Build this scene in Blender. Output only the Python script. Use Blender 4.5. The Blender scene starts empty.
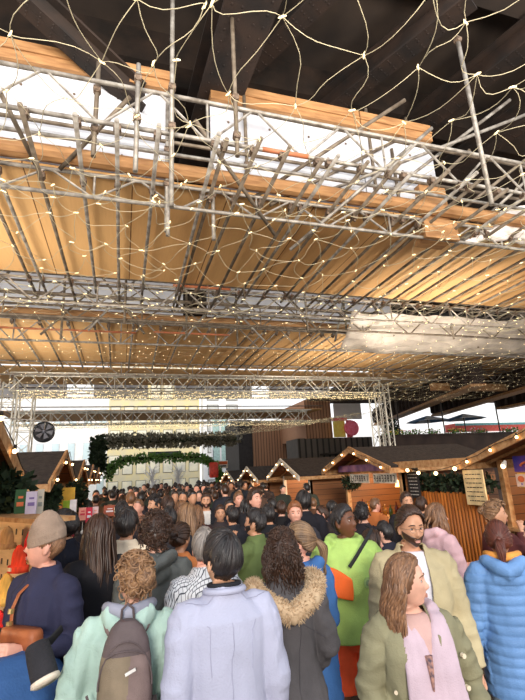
import bpy, math, random
import numpy as np
from mathutils import Vector, Matrix, noise
random.seed(7)
SC = bpy.context.scene
COL = SC.collection
V = Vector
PI = math.pi

# ------------------------------------------------------------------ camera solved from the photograph's vanishing points
F = 449.0; CX = 262.5; CY = 350.0; CAMZ = 2.0
def _n(v): return v / np.linalg.norm(v)
def _d(u, v): return np.array([u - CX, -(v - CY), -F])
_Y = _n(_d(122, 480)); _X = _d(1749, 399); _X = _n(_X - _Y * (_X @ _Y)); _Z = np.cross(_X, _Y)
RW = np.array([_X, _Y, _Z])
def ray(u, v): return RW @ _d(u, v) / F
def at(u, v, depth): return np.array([0, 0, CAMZ]) + ray(u, v) * depth
def atz(u, v, z): r = ray(u, v); return np.array([0, 0, CAMZ]) + r * (z - CAMZ) / r[2]
def aty(u, v, y): r = ray(u, v); return np.array([0, 0, CAMZ]) + r * y / r[1]

cd = bpy.data.cameras.new('camera'); cam = bpy.data.objects.new('camera', cd); COL.objects.link(cam)
M = Matrix([[RW[i][j] for j in range(3)] for i in range(3)]).to_4x4()
M.translation = V((0, 0, CAMZ)); cam.matrix_world = M
cd.sensor_fit = 'VERTICAL'; cd.sensor_height = 36.0; cd.lens = F / 700 * 36; cd.clip_start = 0.05; cd.clip_end = 500
SC.camera = cam

# ------------------------------------------------------------------ materials
def lin(c):
    return tuple(((x / 255) / 12.92 if x / 255 <= .04045 else ((x / 255 + .055) / 1.055) ** 2.4) for x in c)
MATS = {}
def mat(name, rgb, rough=.7, metal=0, var=.12, scale=8, bump=.0, bscale=60, stretch=(1, 1, 1), rgb2=None, spec=.4, island=0, coord='Object', sheen=0, alpha=1, trans=0):
    if name in MATS: return MATS[name]
    m = bpy.data.materials.new(name); m.use_nodes = True
    nt = m.node_tree; N = nt.nodes; L = nt.links
    b = N['Principled BSDF']; c = lin(rgb)
    b.inputs['Roughness'].default_value = rough; b.inputs['Metallic'].default_value = metal
    b.inputs['Specular IOR Level'].default_value = spec
    if sheen: b.inputs['Sheen Weight'].default_value = sheen
    if alpha < 1: b.inputs['Alpha'].default_value = alpha
    if trans: b.inputs['Transmission Weight'].default_value = trans
    tc = N.new('ShaderNodeTexCoord'); mp = N.new('ShaderNodeMapping'); L.new(tc.outputs[coord], mp.inputs[0]); mp.inputs['Scale'].default_value = stretch
    no = N.new('ShaderNodeTexNoise'); no.inputs['Scale'].default_value = scale; no.inputs['Detail'].default_value = 4; L.new(mp.outputs[0], no.inputs[0])
    mix = N.new('ShaderNodeMix'); mix.data_type = 'RGBA'
    c2 = lin(rgb2) if rgb2 else tuple(min(1, x * (1 - 2.2 * var)) for x in c)
    mix.inputs[6].default_value = (*[min(1, x * (1 + (0 if rgb2 else var))) for x in c], 1); mix.inputs[7].default_value = (*c2, 1)
    r = N.new('ShaderNodeMapRange'); r.inputs[1].default_value = .35; r.inputs[2].default_value = .7
    L.new(no.outputs[0], r.inputs[0])
    if island:
        g = N.new('ShaderNodeNewGeometry'); a = N.new('ShaderNodeMath'); a.operation = 'MULTIPLY_ADD'
        L.new(g.outputs['Random Per Island'], a.inputs[0]); a.inputs[1].default_value = island
        s = N.new('ShaderNodeMath'); s.operation = 'MULTIPLY'; s.inputs[1].default_value = 1 - island; L.new(r.outputs[0], s.inputs[0]); L.new(s.outputs[0], a.inputs[2])
        L.new(a.outputs[0], mix.inputs[0])
    else: L.new(r.outputs[0], mix.inputs[0])
    L.new(mix.outputs[2], b.inputs['Base Color'])
    if bump:
        n2 = N.new('ShaderNodeTexNoise'); n2.inputs['Scale'].default_value = bscale; n2.inputs['Detail'].default_value = 3; L.new(mp.outputs[0], n2.inputs[0])
        bp = N.new('ShaderNodeBump'); bp.inputs['Strength'].default_value = bump; bp.inputs['Distance'].default_value = .01
        L.new(n2.outputs[0], bp.inputs['Height']); L.new(bp.outputs[0], b.inputs['Normal'])
    MATS[name] = m; return m
def emis(name, rgb, st):
    if name in MATS: return MATS[name]
    m = bpy.data.materials.new(name); m.use_nodes = True; b = m.node_tree.nodes['Principled BSDF']
    c = lin(rgb); b.inputs['Base Color'].default_value = (*c, 1); b.inputs['Emission Color'].default_value = (*c, 1); b.inputs['Emission Strength'].default_value = st
    MATS[name] = m; return m
def planks(name, rgb, rgb2, width=.12, axis='Z', rough=.6, gap=.06, gapcol=(30, 18, 10), seams=None):
    """boards side by side along axis with grain, world-scale object coordinates"""
    if name in MATS: return MATS[name]
    m = bpy.data.materials.new(name); m.use_nodes = True; nt = m.node_tree; N = nt.nodes; L = nt.links; b = N['Principled BSDF']
    b.inputs['Roughness'].default_value = rough
    tc = N.new('ShaderNodeTexCoord'); sp = N.new('ShaderNodeSeparateXYZ'); L.new(tc.outputs['Object'], sp.inputs[0])
    d = N.new('ShaderNodeMath'); d.operation = 'DIVIDE'; d.inputs[1].default_value = width; L.new(sp.outputs[axis], d.inputs[0])
    fl = N.new('ShaderNodeMath'); fl.operation = 'FLOOR'; L.new(d.outputs[0], fl.inputs[0])
    fr = N.new('ShaderNodeMath'); fr.operation = 'FRACT'; L.new(d.outputs[0], fr.inputs[0])
    wn = N.new('ShaderNodeTexWhiteNoise'); wn.noise_dimensions = '1D'; L.new(fl.outputs[0], wn.inputs['W'])
    mp = N.new('ShaderNodeMapping'); L.new(tc.outputs['Object'], mp.inputs[0]); mp.inputs['Scale'].default_value = {'Z': (2, 2, 30), 'Y': (2, 30, 2), 'X': (30, 2, 2)}[axis]
    no = N.new('ShaderNodeTexNoise'); no.inputs['Scale'].default_value = 1.6; no.inputs['Detail'].default_value = 5; L.new(mp.outputs[0], no.inputs[0])
    ad = N.new('ShaderNodeMath'); ad.operation = 'MULTIPLY_ADD'; L.new(wn.outputs[0], ad.inputs[0]); ad.inputs[1].default_value = .55
    hf = N.new('ShaderNodeMath'); hf.operation = 'MULTIPLY'; hf.inputs[1].default_value = .6; L.new(no.outputs[0], hf.inputs[0]); L.new(hf.outputs[0], ad.inputs[2])
    mx = N.new('ShaderNodeMix'); mx.data_type = 'RGBA'; L.new(ad.outputs[0], mx.inputs[0]); mx.inputs[6].default_value = (*lin(rgb), 1); mx.inputs[7].default_value = (*lin(rgb2), 1)
    lt = N.new('ShaderNodeMath'); lt.operation = 'LESS_THAN'; lt.inputs[1].default_value = gap; L.new(fr.outputs[0], lt.inputs[0])
    m2 = N.new('ShaderNodeMix'); m2.data_type = 'RGBA'; L.new(lt.outputs[0], m2.inputs[0]); L.new(mx.outputs[2], m2.inputs[6]); m2.inputs[7].default_value = (*lin(gapcol), 1)
    L.new(m2.outputs[2], b.inputs['Base Color']); MATS[name] = m; return m

# ------------------------------------------------------------------ mesh collector
class MB:
    def __init__(s): s.v = []; s.f = []; s.mi = []; s.n = 0
    def add(s, vs, fs, mi=0):
        s.v.extend([tuple(x) for x in vs]); s.f.extend([tuple(i + s.n for i in f) for f in fs]); s.mi.extend([mi] * len(fs)); s.n = len(s.v); return s
    def hexa(s, p, mi=0):   # 8 points: bottom loop 0-3, top loop 4-7
        return s.add(p, [(3, 2, 1, 0), (4, 5, 6, 7), (0, 1, 5, 4), (1, 2, 6, 5), (2, 3, 7, 6), (3, 0, 4, 7)], mi)
    def box(s, a, b, mi=0):
        (x0, y0, z0), (x1, y1, z1) = [[min(a[i], b[i]) for i in range(3)], [max(a[i], b[i]) for i in range(3)]]
        return s.hexa([(x0, y0, z0), (x1, y0, z0), (x1, y1, z0), (x0, y1, z0), (x0, y0, z1), (x1, y0, z1), (x1, y1, z1), (x0, y1, z1)], mi)
    def slab(s, q, t, mi=0):   # quad q extruded by vector t
        q = [V(x) for x in q]; t = V(t); return s.hexa([x for x in q] + [x + t for x in q], mi)
    def beam(s, p, q, w, h, mi=0, up=(0, 0, 1)):
        p = V(p); q = V(q); d = (q - p).normalized(); up = V(up)
        if abs(d.dot(up)) > .98: up = V((1, 0, 0))
        a = d.cross(up).normalized() * w / 2; b = a.cross(d).normalized() * h / 2
        return s.hexa([p - a - b, p + a - b, q + a - b, q - a - b, p - a + b, p + a + b, q + a + b, q - a + b], mi)
    def tube(s, pts, r, n=8, mi=0, cap=True, squash=1, up=None):
        pts = [V(p) for p in pts]; k = len(pts)
        rs = r if isinstance(r, (list, tuple)) else [r] * k
        vs = []; fs = []
        prev = V(up) if up else None
        for i, p in enumerate(pts):
            t = (pts[min(i + 1, k - 1)] - pts[max(i - 1, 0)])
            if t.length < 1e-9: t = V((0, 0, 1))
            t.normalize()
            if prev is None: prev = V((0, 0, 1)) if abs(t.z) < .9 else V((1, 0, 0))
            a = (prev - t * prev.dot(t))
            if a.length < 1e-6: a = t.orthogonal()
            a.normalize(); prev = a.copy(); b = t.cross(a)
            for j in range(n):
                th = 2 * PI * j / n; vs.append(p + (a * math.cos(th) + b * math.sin(th) * squash) * rs[i])
        for i in range(k - 1):
            for j in range(n):
                fs.append((i * n + j, i * n + (j + 1) % n, (i + 1) * n + (j + 1) % n, (i + 1) * n + j))
        if cap: fs.append(tuple(reversed(range(n)))); fs.append(tuple((k - 1) * n + j for j in range(n)))
        return s.add(vs, fs, mi)
    def rings(s, rg, n=24, mi=0, p=2.0):   # rg: (cx,cy,cz,rx,ry), horizontal superellipse rings
        vs = []; fs = []
        for (x, y, z, rx, ry) in rg:
            for j in range(n):
                th = 2 * PI * j / n; c = math.cos(th); q = math.sin(th)
                vs.append((x + rx * math.copysign(abs(c) ** (2 / p), c), y + ry * math.copysign(abs(q) ** (2 / p), q), z))
        k = len(rg)
        for i in range(k - 1):
            for j in range(n): fs.append((i * n + j, i * n + (j + 1) % n, (i + 1) * n + (j + 1) % n, (i + 1) * n + j))
        fs.append(tuple(reversed(range(n)))); fs.append(tuple((k - 1) * n + j for j in range(n)))
        return s.add(vs, fs, mi)
    def ball(s, c, r, nu=12, nv=8, mi=0, M=None):
        if not isinstance(r, (list, tuple)): r = (r, r, r)
        c = V(c); vs = [V((0, 0, r[2]))]; fs = []
        for i in range(1, nv):
            ph = PI * i / nv
            for j in range(nu): th = 2 * PI * j / nu; vs.append(V((r[0] * math.sin(ph) * math.cos(th), r[1] * math.sin(ph) * math.sin(th), r[2] * math.cos(ph))))
        vs.append(V((0, 0, -r[2])))
        for j in range(nu): fs.append((0, 1 + j, 1 + (j + 1) % nu)); fs.append((len(vs) - 1, 1 + (nv - 2) * nu + (j + 1) % nu, 1 + (nv - 2) * nu + j))
        for i in range(nv - 2):
            for j in range(nu): a = 1 + i * nu; fs.append((a + j, a + nu + j, a + nu + (j + 1) % nu, a + (j + 1) % nu))
        if M: vs = [M @ v for v in vs]
        return s.add([v + c for v in vs], fs, mi)
    def xf(s, Mx, start=0):
        s.v[start:] = [tuple(Mx @ V(p)) for p in s.v[start:]]; return s
    def mesh(s, name='m', smooth=False):
        me = bpy.data.meshes.new(name); me.from_pydata(s.v, [], s.f)
        if any(s.mi): me.polygons.foreach_set('material_index', s.mi)
        if smooth: me.polygons.foreach_set('use_smooth', [True] * len(s.f))
        me.update(); return me
def link(name, me, mats, parent=None, label=None, cat=None, group=None, kind=None, loc=None):
    o = bpy.data.objects.new(name, me); COL.objects.link(o)
    if me is not None:
        for m in (mats if isinstance(mats, (list, tuple)) else [mats]): me.materials.append(m)
    if parent is not None: o.parent = parent
    tag(o, label, cat, group, kind)
    if loc is not None: o.location = loc
    return o
def obj(name, mb, mats, parent=None, label=None, cat=None, group=None, kind=None, loc=None, smooth=False):
    return link(name, mb.mesh(name, smooth), mats, parent, label, cat, group, kind, loc)
def tag(o, label=None, cat=None, group=None, kind=None):
    if label: o['label'] = label
    if cat: o['category'] = cat
    if group: o['group'] = group
    if kind: o['kind'] = kind
    return o
def thing(name, label, cat, loc=(0, 0, 0), group=None, rz=0):
    o = bpy.data.objects.new(name, None); COL.objects.link(o); o.location = loc; o.rotation_euler[2] = rz; o.empty_display_size = .1
    return tag(o, label, cat, group)
def copy_tree(o, parent=None):
    c = o.copy(); COL.objects.link(c)
    if parent is not None: c.parent = parent
    for ch in list(o.children): copy_tree(ch, c)
    return c
def evald(me, mods):
    """mesh through modifiers, without operators"""
    o = bpy.data.objects.new('tmp', me); COL.objects.link(o)
    for typ, kw in mods:
        m = o.modifiers.new('m', typ)
        for k, v in kw.items(): setattr(m, k, v)
    dg = bpy.context.evaluated_depsgraph_get(); dg.update()
    r = bpy.data.meshes.new_from_object(o.evaluated_get(dg))
    bpy.data.objects.remove(o); bpy.data.meshes.remove(me); return r
def voxel(mb, size, smooth=3):
    r = evald(mb.mesh(), [('REMESH', dict(mode='VOXEL', voxel_size=size)), ('SMOOTH', dict(factor=.5, iterations=smooth))])
    r.polygons.foreach_set('use_smooth', [True] * len(r.polygons)); return r
def getv(me): a = np.empty(len(me.vertices) * 3); me.vertices.foreach_get('co', a); return a.reshape(-1, 3)
def setv(me, a): me.vertices.foreach_set('co', a.ravel()); me.update()
def getn(me): a = np.empty(len(me.vertices) * 3, dtype=np.float32); me.vertex_normals.foreach_get('vector', a); return a.reshape(-1, 3).astype(float)
# ================================================================== people
SKIN = {'fair': (226, 172, 148), 'tan': (205, 150, 118), 'dark': (110, 68, 46), 'asian': (216, 165, 132), 'rosy': (228, 165, 142)}
def skin(k): return mat('skin_' + k, SKIN[k], .5, var=.08, scale=14, bump=.05, bscale=200)
HAIR = {'black': ((22, 19, 20), (58, 50, 48)), 'darkbrown': ((38, 24, 18), (84, 56, 40)), 'brown': ((80, 52, 36), (160, 116, 82)), 'lightbrown': ((84, 56, 38), (178, 136, 98)),
        'auburn': ((60, 26, 20), (120, 62, 44)), 'ginger': ((110, 64, 34), (160, 100, 60)), 'grey': ((92, 84, 80), (176, 164, 154)), 'darkblond': ((74, 52, 38), (166, 132, 98))}
def hairmat(k): return mat('hair_' + k, HAIR[k][0], .42, rgb2=HAIR[k][1], scale=30, stretch=(1, 1, .2), island=.6, spec=.5, bump=.25, bscale=90)

def sstep(x): x = np.clip(x, 0, 1); return x * x * (3 - 2 * x)
def head_mesh(mb, nu=56, nv=44, sex='m'):
    """head about its own centre, face towards +Y; half height .118"""
    g0 = mb.n; vs = []; fs = []
    th = np.linspace(0, 2 * PI, nu, endpoint=False); ph = np.linspace(0, PI, nv + 1)[1:-1]
    P = np.array([[math.sin(p) * math.sin(t), math.sin(p) * math.cos(t), math.cos(p)] for p in ph for t in th] + [[0, 0, 1], [0, 0, -1]])
    x, y, z = P[:, 0].copy() * .077, P[:, 1].copy() * .098, P[:, 2].copy() * .118
    lo = np.clip(-P[:, 2], 0, 1)
    x *= 1 - (.30 if sex == 'f' else .22) * lo ** 1.5
    y = np.where(P[:, 1] < 0, y * (1 - .42 * sstep(lo * 1.3)), y * (1 - .06 * lo))
    y += .018 * lo * lo
    # flatten face front a little then add features
    fr = np.clip(P[:, 1], 0, 1)
    y = np.where(y > .084, .084 + (y - .084) * .45, y)
    G = lambda cx, cz, sx, sz: np.exp(-((x - cx) / sx) ** 2 - ((z - cz) / sz) ** 2) * (fr > .25)
    y += .026 * G(0, -.028, .011, .012) + .016 * G(0, -.008, .009, .020)
    y += .006 * (G(-.028, .026, .022, .008) + G(.028, .026, .022, .008))
    y -= .011 * (G(-.031, .006, .015, .012) + G(.031, .006, .015, .012))
    y += .005 * (G(-.045, -.02, .018, .02) + G(.045, -.02, .018, .02))
    y += .008 * G(0, -.060, .019, .006) + .007 * G(0, -.071, .017, .005) - .004 * G(0, -.082, .02, .006)
    y += .010 * G(0, -.098, .02, .014)
    pts = np.stack([x, y, z], 1)
    k = len(ph)
    for i in range(k - 1):
        for j in range(nu): fs.append((i * nu + j, i * nu + (j + 1) % nu, (i + 1) * nu + (j + 1) % nu, (i + 1) * nu + j))
    for j in range(nu): fs.append((len(pts) - 2, (j + 1) % nu, j)); fs.append((len(pts) - 1, (k - 1) * nu + j, (k - 1) * nu + (j + 1) % nu))
    mb.add(pts, fs)
    for sgn in (-1, 1):
        E = Matrix.Rotation(sgn * .3, 4, 'Z')
        mb.ball((sgn * .078, -.008, -.012), (.008, .019, .031), 10, 8, M=E)
        mb.ball((sgn * .080, -.004, -.034), (.007, .010, .012), 8, 6, M=E)

def hairline(az, style):
    a = abs(math.degrees(az))
    if style in ('long', 'wavy', 'curlylong'):
        K = [(0, 40), (40, 34), (62, 5), (80, -25), (180, -40)]
    elif style in ('bald',): K = [(0, 80), (60, 60), (85, 20), (110, 5), (180, -25)]
    elif style in ('pony', 'bun'): K = [(0, 42), (45, 34), (68, 16), (90, 2), (115, -18), (180, -32)]
    elif style == 'back': K = [(0, 46), (40, 40), (70, 12), (90, 2), (120, -20), (180, -40)]
    else: K = [(0, 38), (45, 32), (68, 14), (80, -8), (92, 10), (108, 4), (125, -30), (180, -40)]
    for (a0, e0), (a1, e1) in zip(K, K[1:]):
        if a <= a1: return math.radians(e0 + (e1 - e0) * (a - a0) / (a1 - a0))
    return math.radians(K[-1][1])
HR = np.array([.079, .100, .119])
def hair_pt(d, t):
    d = V(d).normalized(); lo = max(0, -d.z)
    y = d.y * (HR[1] + t)
    q = min(1, lo * 1.3)
    y = y * (1 - .42 * q * q * (3 - 2 * q)) if d.y < 0 else y * (1 - .06 * lo)
    if d.y > 0: y = min(y, .084 + max(0, y - .084) * .45 + max(0, t))
    return V((d.x * (HR[0] + t) * (1 - .26 * lo ** 1.5), y + .018 * lo * lo, d.z * (HR[2] + t)))
def azel(az, el): return V((math.sin(az) * math.cos(el), math.cos(az) * math.cos(el), math.sin(el)))
def hair_mesh(style, n, rnd, thick=.012, r=.0042, length=.3, volume=1.0, fine=True, amin=.75, messy=0):
    """closed cap that dips under the skin beyond the hairline, plus locks"""
    mb = MB(); nu, nv = (48, 34) if fine else (28, 20)
    vs = []; fs = []
    ph = [PI * i / nv for i in range(1, nv)]
    curly = style.startswith('curly')
    for p in ph:
        for j in range(nu):
            az = 2 * PI * j / nu; az = az - 2 * PI if az > PI else az; el = PI / 2 - p
            b = hairline(az, style); q = sstep((el - b) / .16)
            tt = -.012 + (thick + .012) * q
            d = azel(az, el)
            tt += q * (.010 if curly else .004) * volume * noise.noise(V(d) * (6 if curly else 3.5) + V((rnd * 7.1, 3, 1)))
            if style in ('short', 'quiff') and abs(az) < .9 and el > .5: tt += (.018 if style == 'quiff' else .006) * sstep((1.25 - el) / .5) * q
            vs.append(hair_pt(d, tt))
    vs.append(hair_pt((0, 0, 1), thick)); vs.append(V((0, 0, -.09)))
    k = len(ph)
    for i in range(k - 1):
        for j in range(nu): fs.append((i * nu + (j + 1) % nu, i * nu + j, (i + 1) * nu + j, (i + 1) * nu + (j + 1) % nu))
    for j in range(nu): fs.append((len(vs) - 2, j, (j + 1) % nu)); fs.append((len(vs) - 1, (k - 1) * nu + (j + 1) % nu, (k - 1) * nu + j))
    mb.add(vs, fs)
    R = random.Random(int(rnd * 1000)); side = 5 if fine else 4
    def slerp(a, b, t):
        w = a.angle(b, 0.001)
        if w < .01: return a
        return (a * math.sin((1 - t) * w) + b * math.sin(t * w)) / math.sin(w)
    whorl = V((.15, -.42, .9)).normalized()
    bunc = V((0, -.118, .035))
    for i in range(n):
        az = R.uniform(-PI, PI); b = hairline(az, style)
        if style in ('short', 'quiff', 'bald', 'back'):
            A = slerp(whorl, azel(az, b), R.uniform(0, .45)) if style != 'bald' else azel(az, b + .5)
            B = azel(az + R.uniform(-.12, .12), b + R.uniform(-.02, .10)); S = 7
            off = thick * R.uniform(.75, 1.15)
            if style == 'back': A = azel(az, b + .02); B = azel(PI + R.uniform(-.5, .5), R.uniform(-.4, -.1)); S = 9
            pts = [hair_pt(slerp(A, B, j / (S - 1)), off * (1 - .55 * (j / (S - 1)) ** 3)) for j in range(S)]
            if style in ('short', 'quiff') and abs(az) < .8: pts = [p + V((0, .004, .012 * (1.7 if style == 'quiff' else .6))) * (1 - abs(j / 3 - 1)) if j < 6 else p for j, p in enumerate(pts)]
            mb.tube(pts, [r * x for x in (.7, 1, 1, 1, 1, .9, .7, .6, .4)[:S]] if S < 9 else [r * (1 - .5 * j / 8) for j in range(9)], side)
        elif style in ('curly', 'curlylong'):
            B = azel(az, R.uniform(b, 1.45)); S = 20; base = hair_pt(B, thick * R.uniform(.3, .8)); out = B.normalized()
            s1 = out.orthogonal().normalized(); s2 = out.cross(s1); L = R.uniform(.015, .04) * volume; drop = 0
            if style == 'curlylong' and B.z < .75: drop = R.uniform(.05, length)
            ph0 = R.uniform(0, 6.28); rr = R.uniform(.007, .013)
            pts = []
            for j in range(S):
                t = j / (S - 1); a = ph0 + t * (17 if drop else 10)
                p = base + out * L * math.sin(t * 2.2) + (s1 * math.cos(a) + s2 * math.sin(a)) * rr
                if drop: p = p + V((0, -.02 * t, -drop * t)) + V((math.cos(a), math.sin(a), 0)) * .008
                else: p = p + V((0, 0, -.02 * t * t))
                pts.append(p)
            mb.tube(pts, [r * (1 - .5 * j / 19) for j in range(S)], side)
        elif style in ('long', 'wavy'):
            part = V((.25, .35, .9)).normalized() if R.random() < .5 else V((.1, -.1, 1)).normalized()
            A = slerp(part, azel(az, b), R.uniform(0, .5))
            if abs(az) < amin: az = math.copysign(R.uniform(amin, max(1.6, amin + .5)), az)
            B = azel(az, R.uniform(-.15, .1)); S = 6
            off = thick * R.uniform(.7, 1.25)
            pts = [hair_pt(slerp(A, B, j / (S - 1)), off) for j in range(S)]
            L = length * R.uniform(.75, 1.05); p0 = pts[-1]; ph0 = R.uniform(0, 6.28); wv = .012 if style == 'wavy' else .004
            for j in range(1, 9):
                t = j / 8; back = sstep(np.array((-math.cos(az) + .6) / 1.0)).item()
                yy = p0.y * (1 - .12 * t) - .045 * back * sstep(np.array(t * 1.8)).item() + (0 if back > .5 else .035 * t)
                xx = p0.x * (1.08 if abs(p0.x) > .05 else 1 + .25 * t)
                pts.append(V((xx + wv * math.sin(ph0 + t * 11), yy + wv * .6 * math.cos(ph0 + t * 11), p0.z - L * t)))
            mb.tube(pts, [r * 1.5 * (.8 if j < 2 else 1 if j < 11 else (.75, .5, .3)[j - 11]) for j in range(len(pts))], side)
        else:  # pony / bun: combed back to a knot
            A = azel(az, b + .02); T = V((0, -1, .28 if style == 'bun' else .12)).normalized(); S = 9
            off = thick * R.uniform(.55, 1.15)
            pts = [hair_pt(slerp(A, T, j / (S - 1)), off * (1 if j else .2)) for j in range(S)]
            mb.tube(pts, [r * 1.15] * S, side)
    for i in range(messy):
        az = R.uniform(-PI, PI); B = azel(az, R.uniform(hairline(az, style) + .05, 1.4)); base = hair_pt(B, thick * .9); out = B.normalized(); s1 = out.orthogonal().normalized(); s2 = out.cross(s1); ph0 = R.uniform(0, 6.28); rr = R.uniform(.012, .026); tw = R.uniform(3, 6)
        mb.tube([base + out * .014 * math.sin(t * .35) + s1 * rr * (math.cos(ph0 + t * tw / 10) - math.cos(ph0)) + s2 * rr * (math.sin(ph0 + t * tw / 10) - math.sin(ph0)) for t in range(10)], [r * 1.3 * (1 - .6 * j / 9) for j in range(10)], side)
    if style == 'bun':
        c = V((0, -.128, .045)); R2 = .038 * volume
        mb.ball(c, (R2, R2 * .8, R2), 14, 10)
        for i in range(max(14, n // 5)):
            ax = V((R.uniform(-1, 1), R.uniform(-.6, .2), R.uniform(-1, 1))).normalized(); a = ax.orthogonal().normalized(); b2 = ax.cross(a); sh = ax * R.uniform(-.02, .02); ph0 = R.uniform(0, 6)
            mb.tube([c + sh + (a * math.cos(ph0 + t * .6) + b2 * math.sin(ph0 + t * .6)) * R2 * R.uniform(.95, 1.15) for t in range(8)], r * 1.3, side)
    if style == 'pony':
        for i in range(max(26, n // 4)):
            ph0 = R.uniform(0, 6.28); q = R.uniform(0, 1) ** .5 * .026 * volume; L = length * R.uniform(.8, 1)
            pts = []
            for j in range(11):
                t = j / 10; w = math.sin(PI * min(1, t * 1.1 + .15)) ** .6 if t < .9 else .35
                pts.append(V((q * w * math.cos(ph0 + t) + .006 * math.sin(t * 9 + ph0), -.115 - .05 * math.sin(min(1, t * 2.5) * PI / 2) - .01 * t + q * w * math.sin(ph0 + t), .02 + .012 * math.sin(t * 5) - L * t)))
            mb.tube(pts, [r * 1.5 * (1 - .6 * j / 10) for j in range(11)], side)
        mb.ball((0, -.118, .018), (.019, .012, .019), 10, 8)
    return mb

ARMS = {  # elbow, wrist in metres of a 1.75 m figure, x outward
    'down': ((.228, -.035, 1.13), (.238, .045, .89)), 'bent': ((.250, -.05, 1.13), (.15, .22, 1.10)), 'chin': ((.20, .15, 1.20), (.07, .20, 1.43)),
    'pocket': ((.285, -.07, 1.14), (.22, .10, .97)), 'phone': ((.22, .07, 1.15), (.09, .29, 1.27)), 'fold': ((.235, .04, 1.14), (-.02, .20, 1.16)), 'akimbo': ((.255, -.05, 1.15), (.19, .10, 1.0)),
    'hold': ((.27, -.04, 1.14), (.16, .20, 1.0)), 'reach': ((.22, .12, 1.18), (.12, .36, 1.28)), 'wide': ((.258, -.02, 1.13), (.275, .06, .89))}
def hand(mb, w, e, sgn, curl=.45, thumb=True):
    w = V(w); f = (w - V(e)).normalized(); inn = V((-sgn, .15, 0)); nrm = (inn - f * inn.dot(f)).normalized(); s = f.cross(nrm).normalized() * sgn
    # s points to the thumb side when the arm hangs (towards the front)
    if s.y < 0: s = -s
    mb.tube([w - f * .02, w + f * .02, w + f * .055, w + f * .088], [.024, .030, .039, .037], 12, squash=.5, up=s)
    L = (.068, .076, .080, .072)
    for i in range(4):
        b = w + f * .078 + s * (i - 1.5) * .021; d = f.copy(); pts = [b]; seg = (.45, .31, .24)
        for q in range(3):
            ang = curl * (1 + .25 * q) * (1 + .1 * (3 - i)); rot = Matrix.Rotation(ang, 3, s.cross(nrm).cross(s).cross(s)) if False else None
            d = (d * math.cos(ang) + nrm * math.sin(ang)).normalized() if q == 0 else (d + nrm * ang * .9).normalized()
            pts.append(pts[-1] + d * L[i] * seg[q])
        mb.tube(pts, [.0095, .009, .008, .0065], 8)
    t0 = w + f * .022 + s * .026; d = (f * .75 + s * .6 + nrm * .35).normalized()
    t1 = t0 + d * .036; d2 = (d * .8 + f * .5 + nrm * .3 - s * .2).normalized()
    mb.tube([t0 - d * .01, t1, t1 + d2 * .024, t1 + d2 * .044], [.014, .011, .0098, .008], 8)

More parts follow.
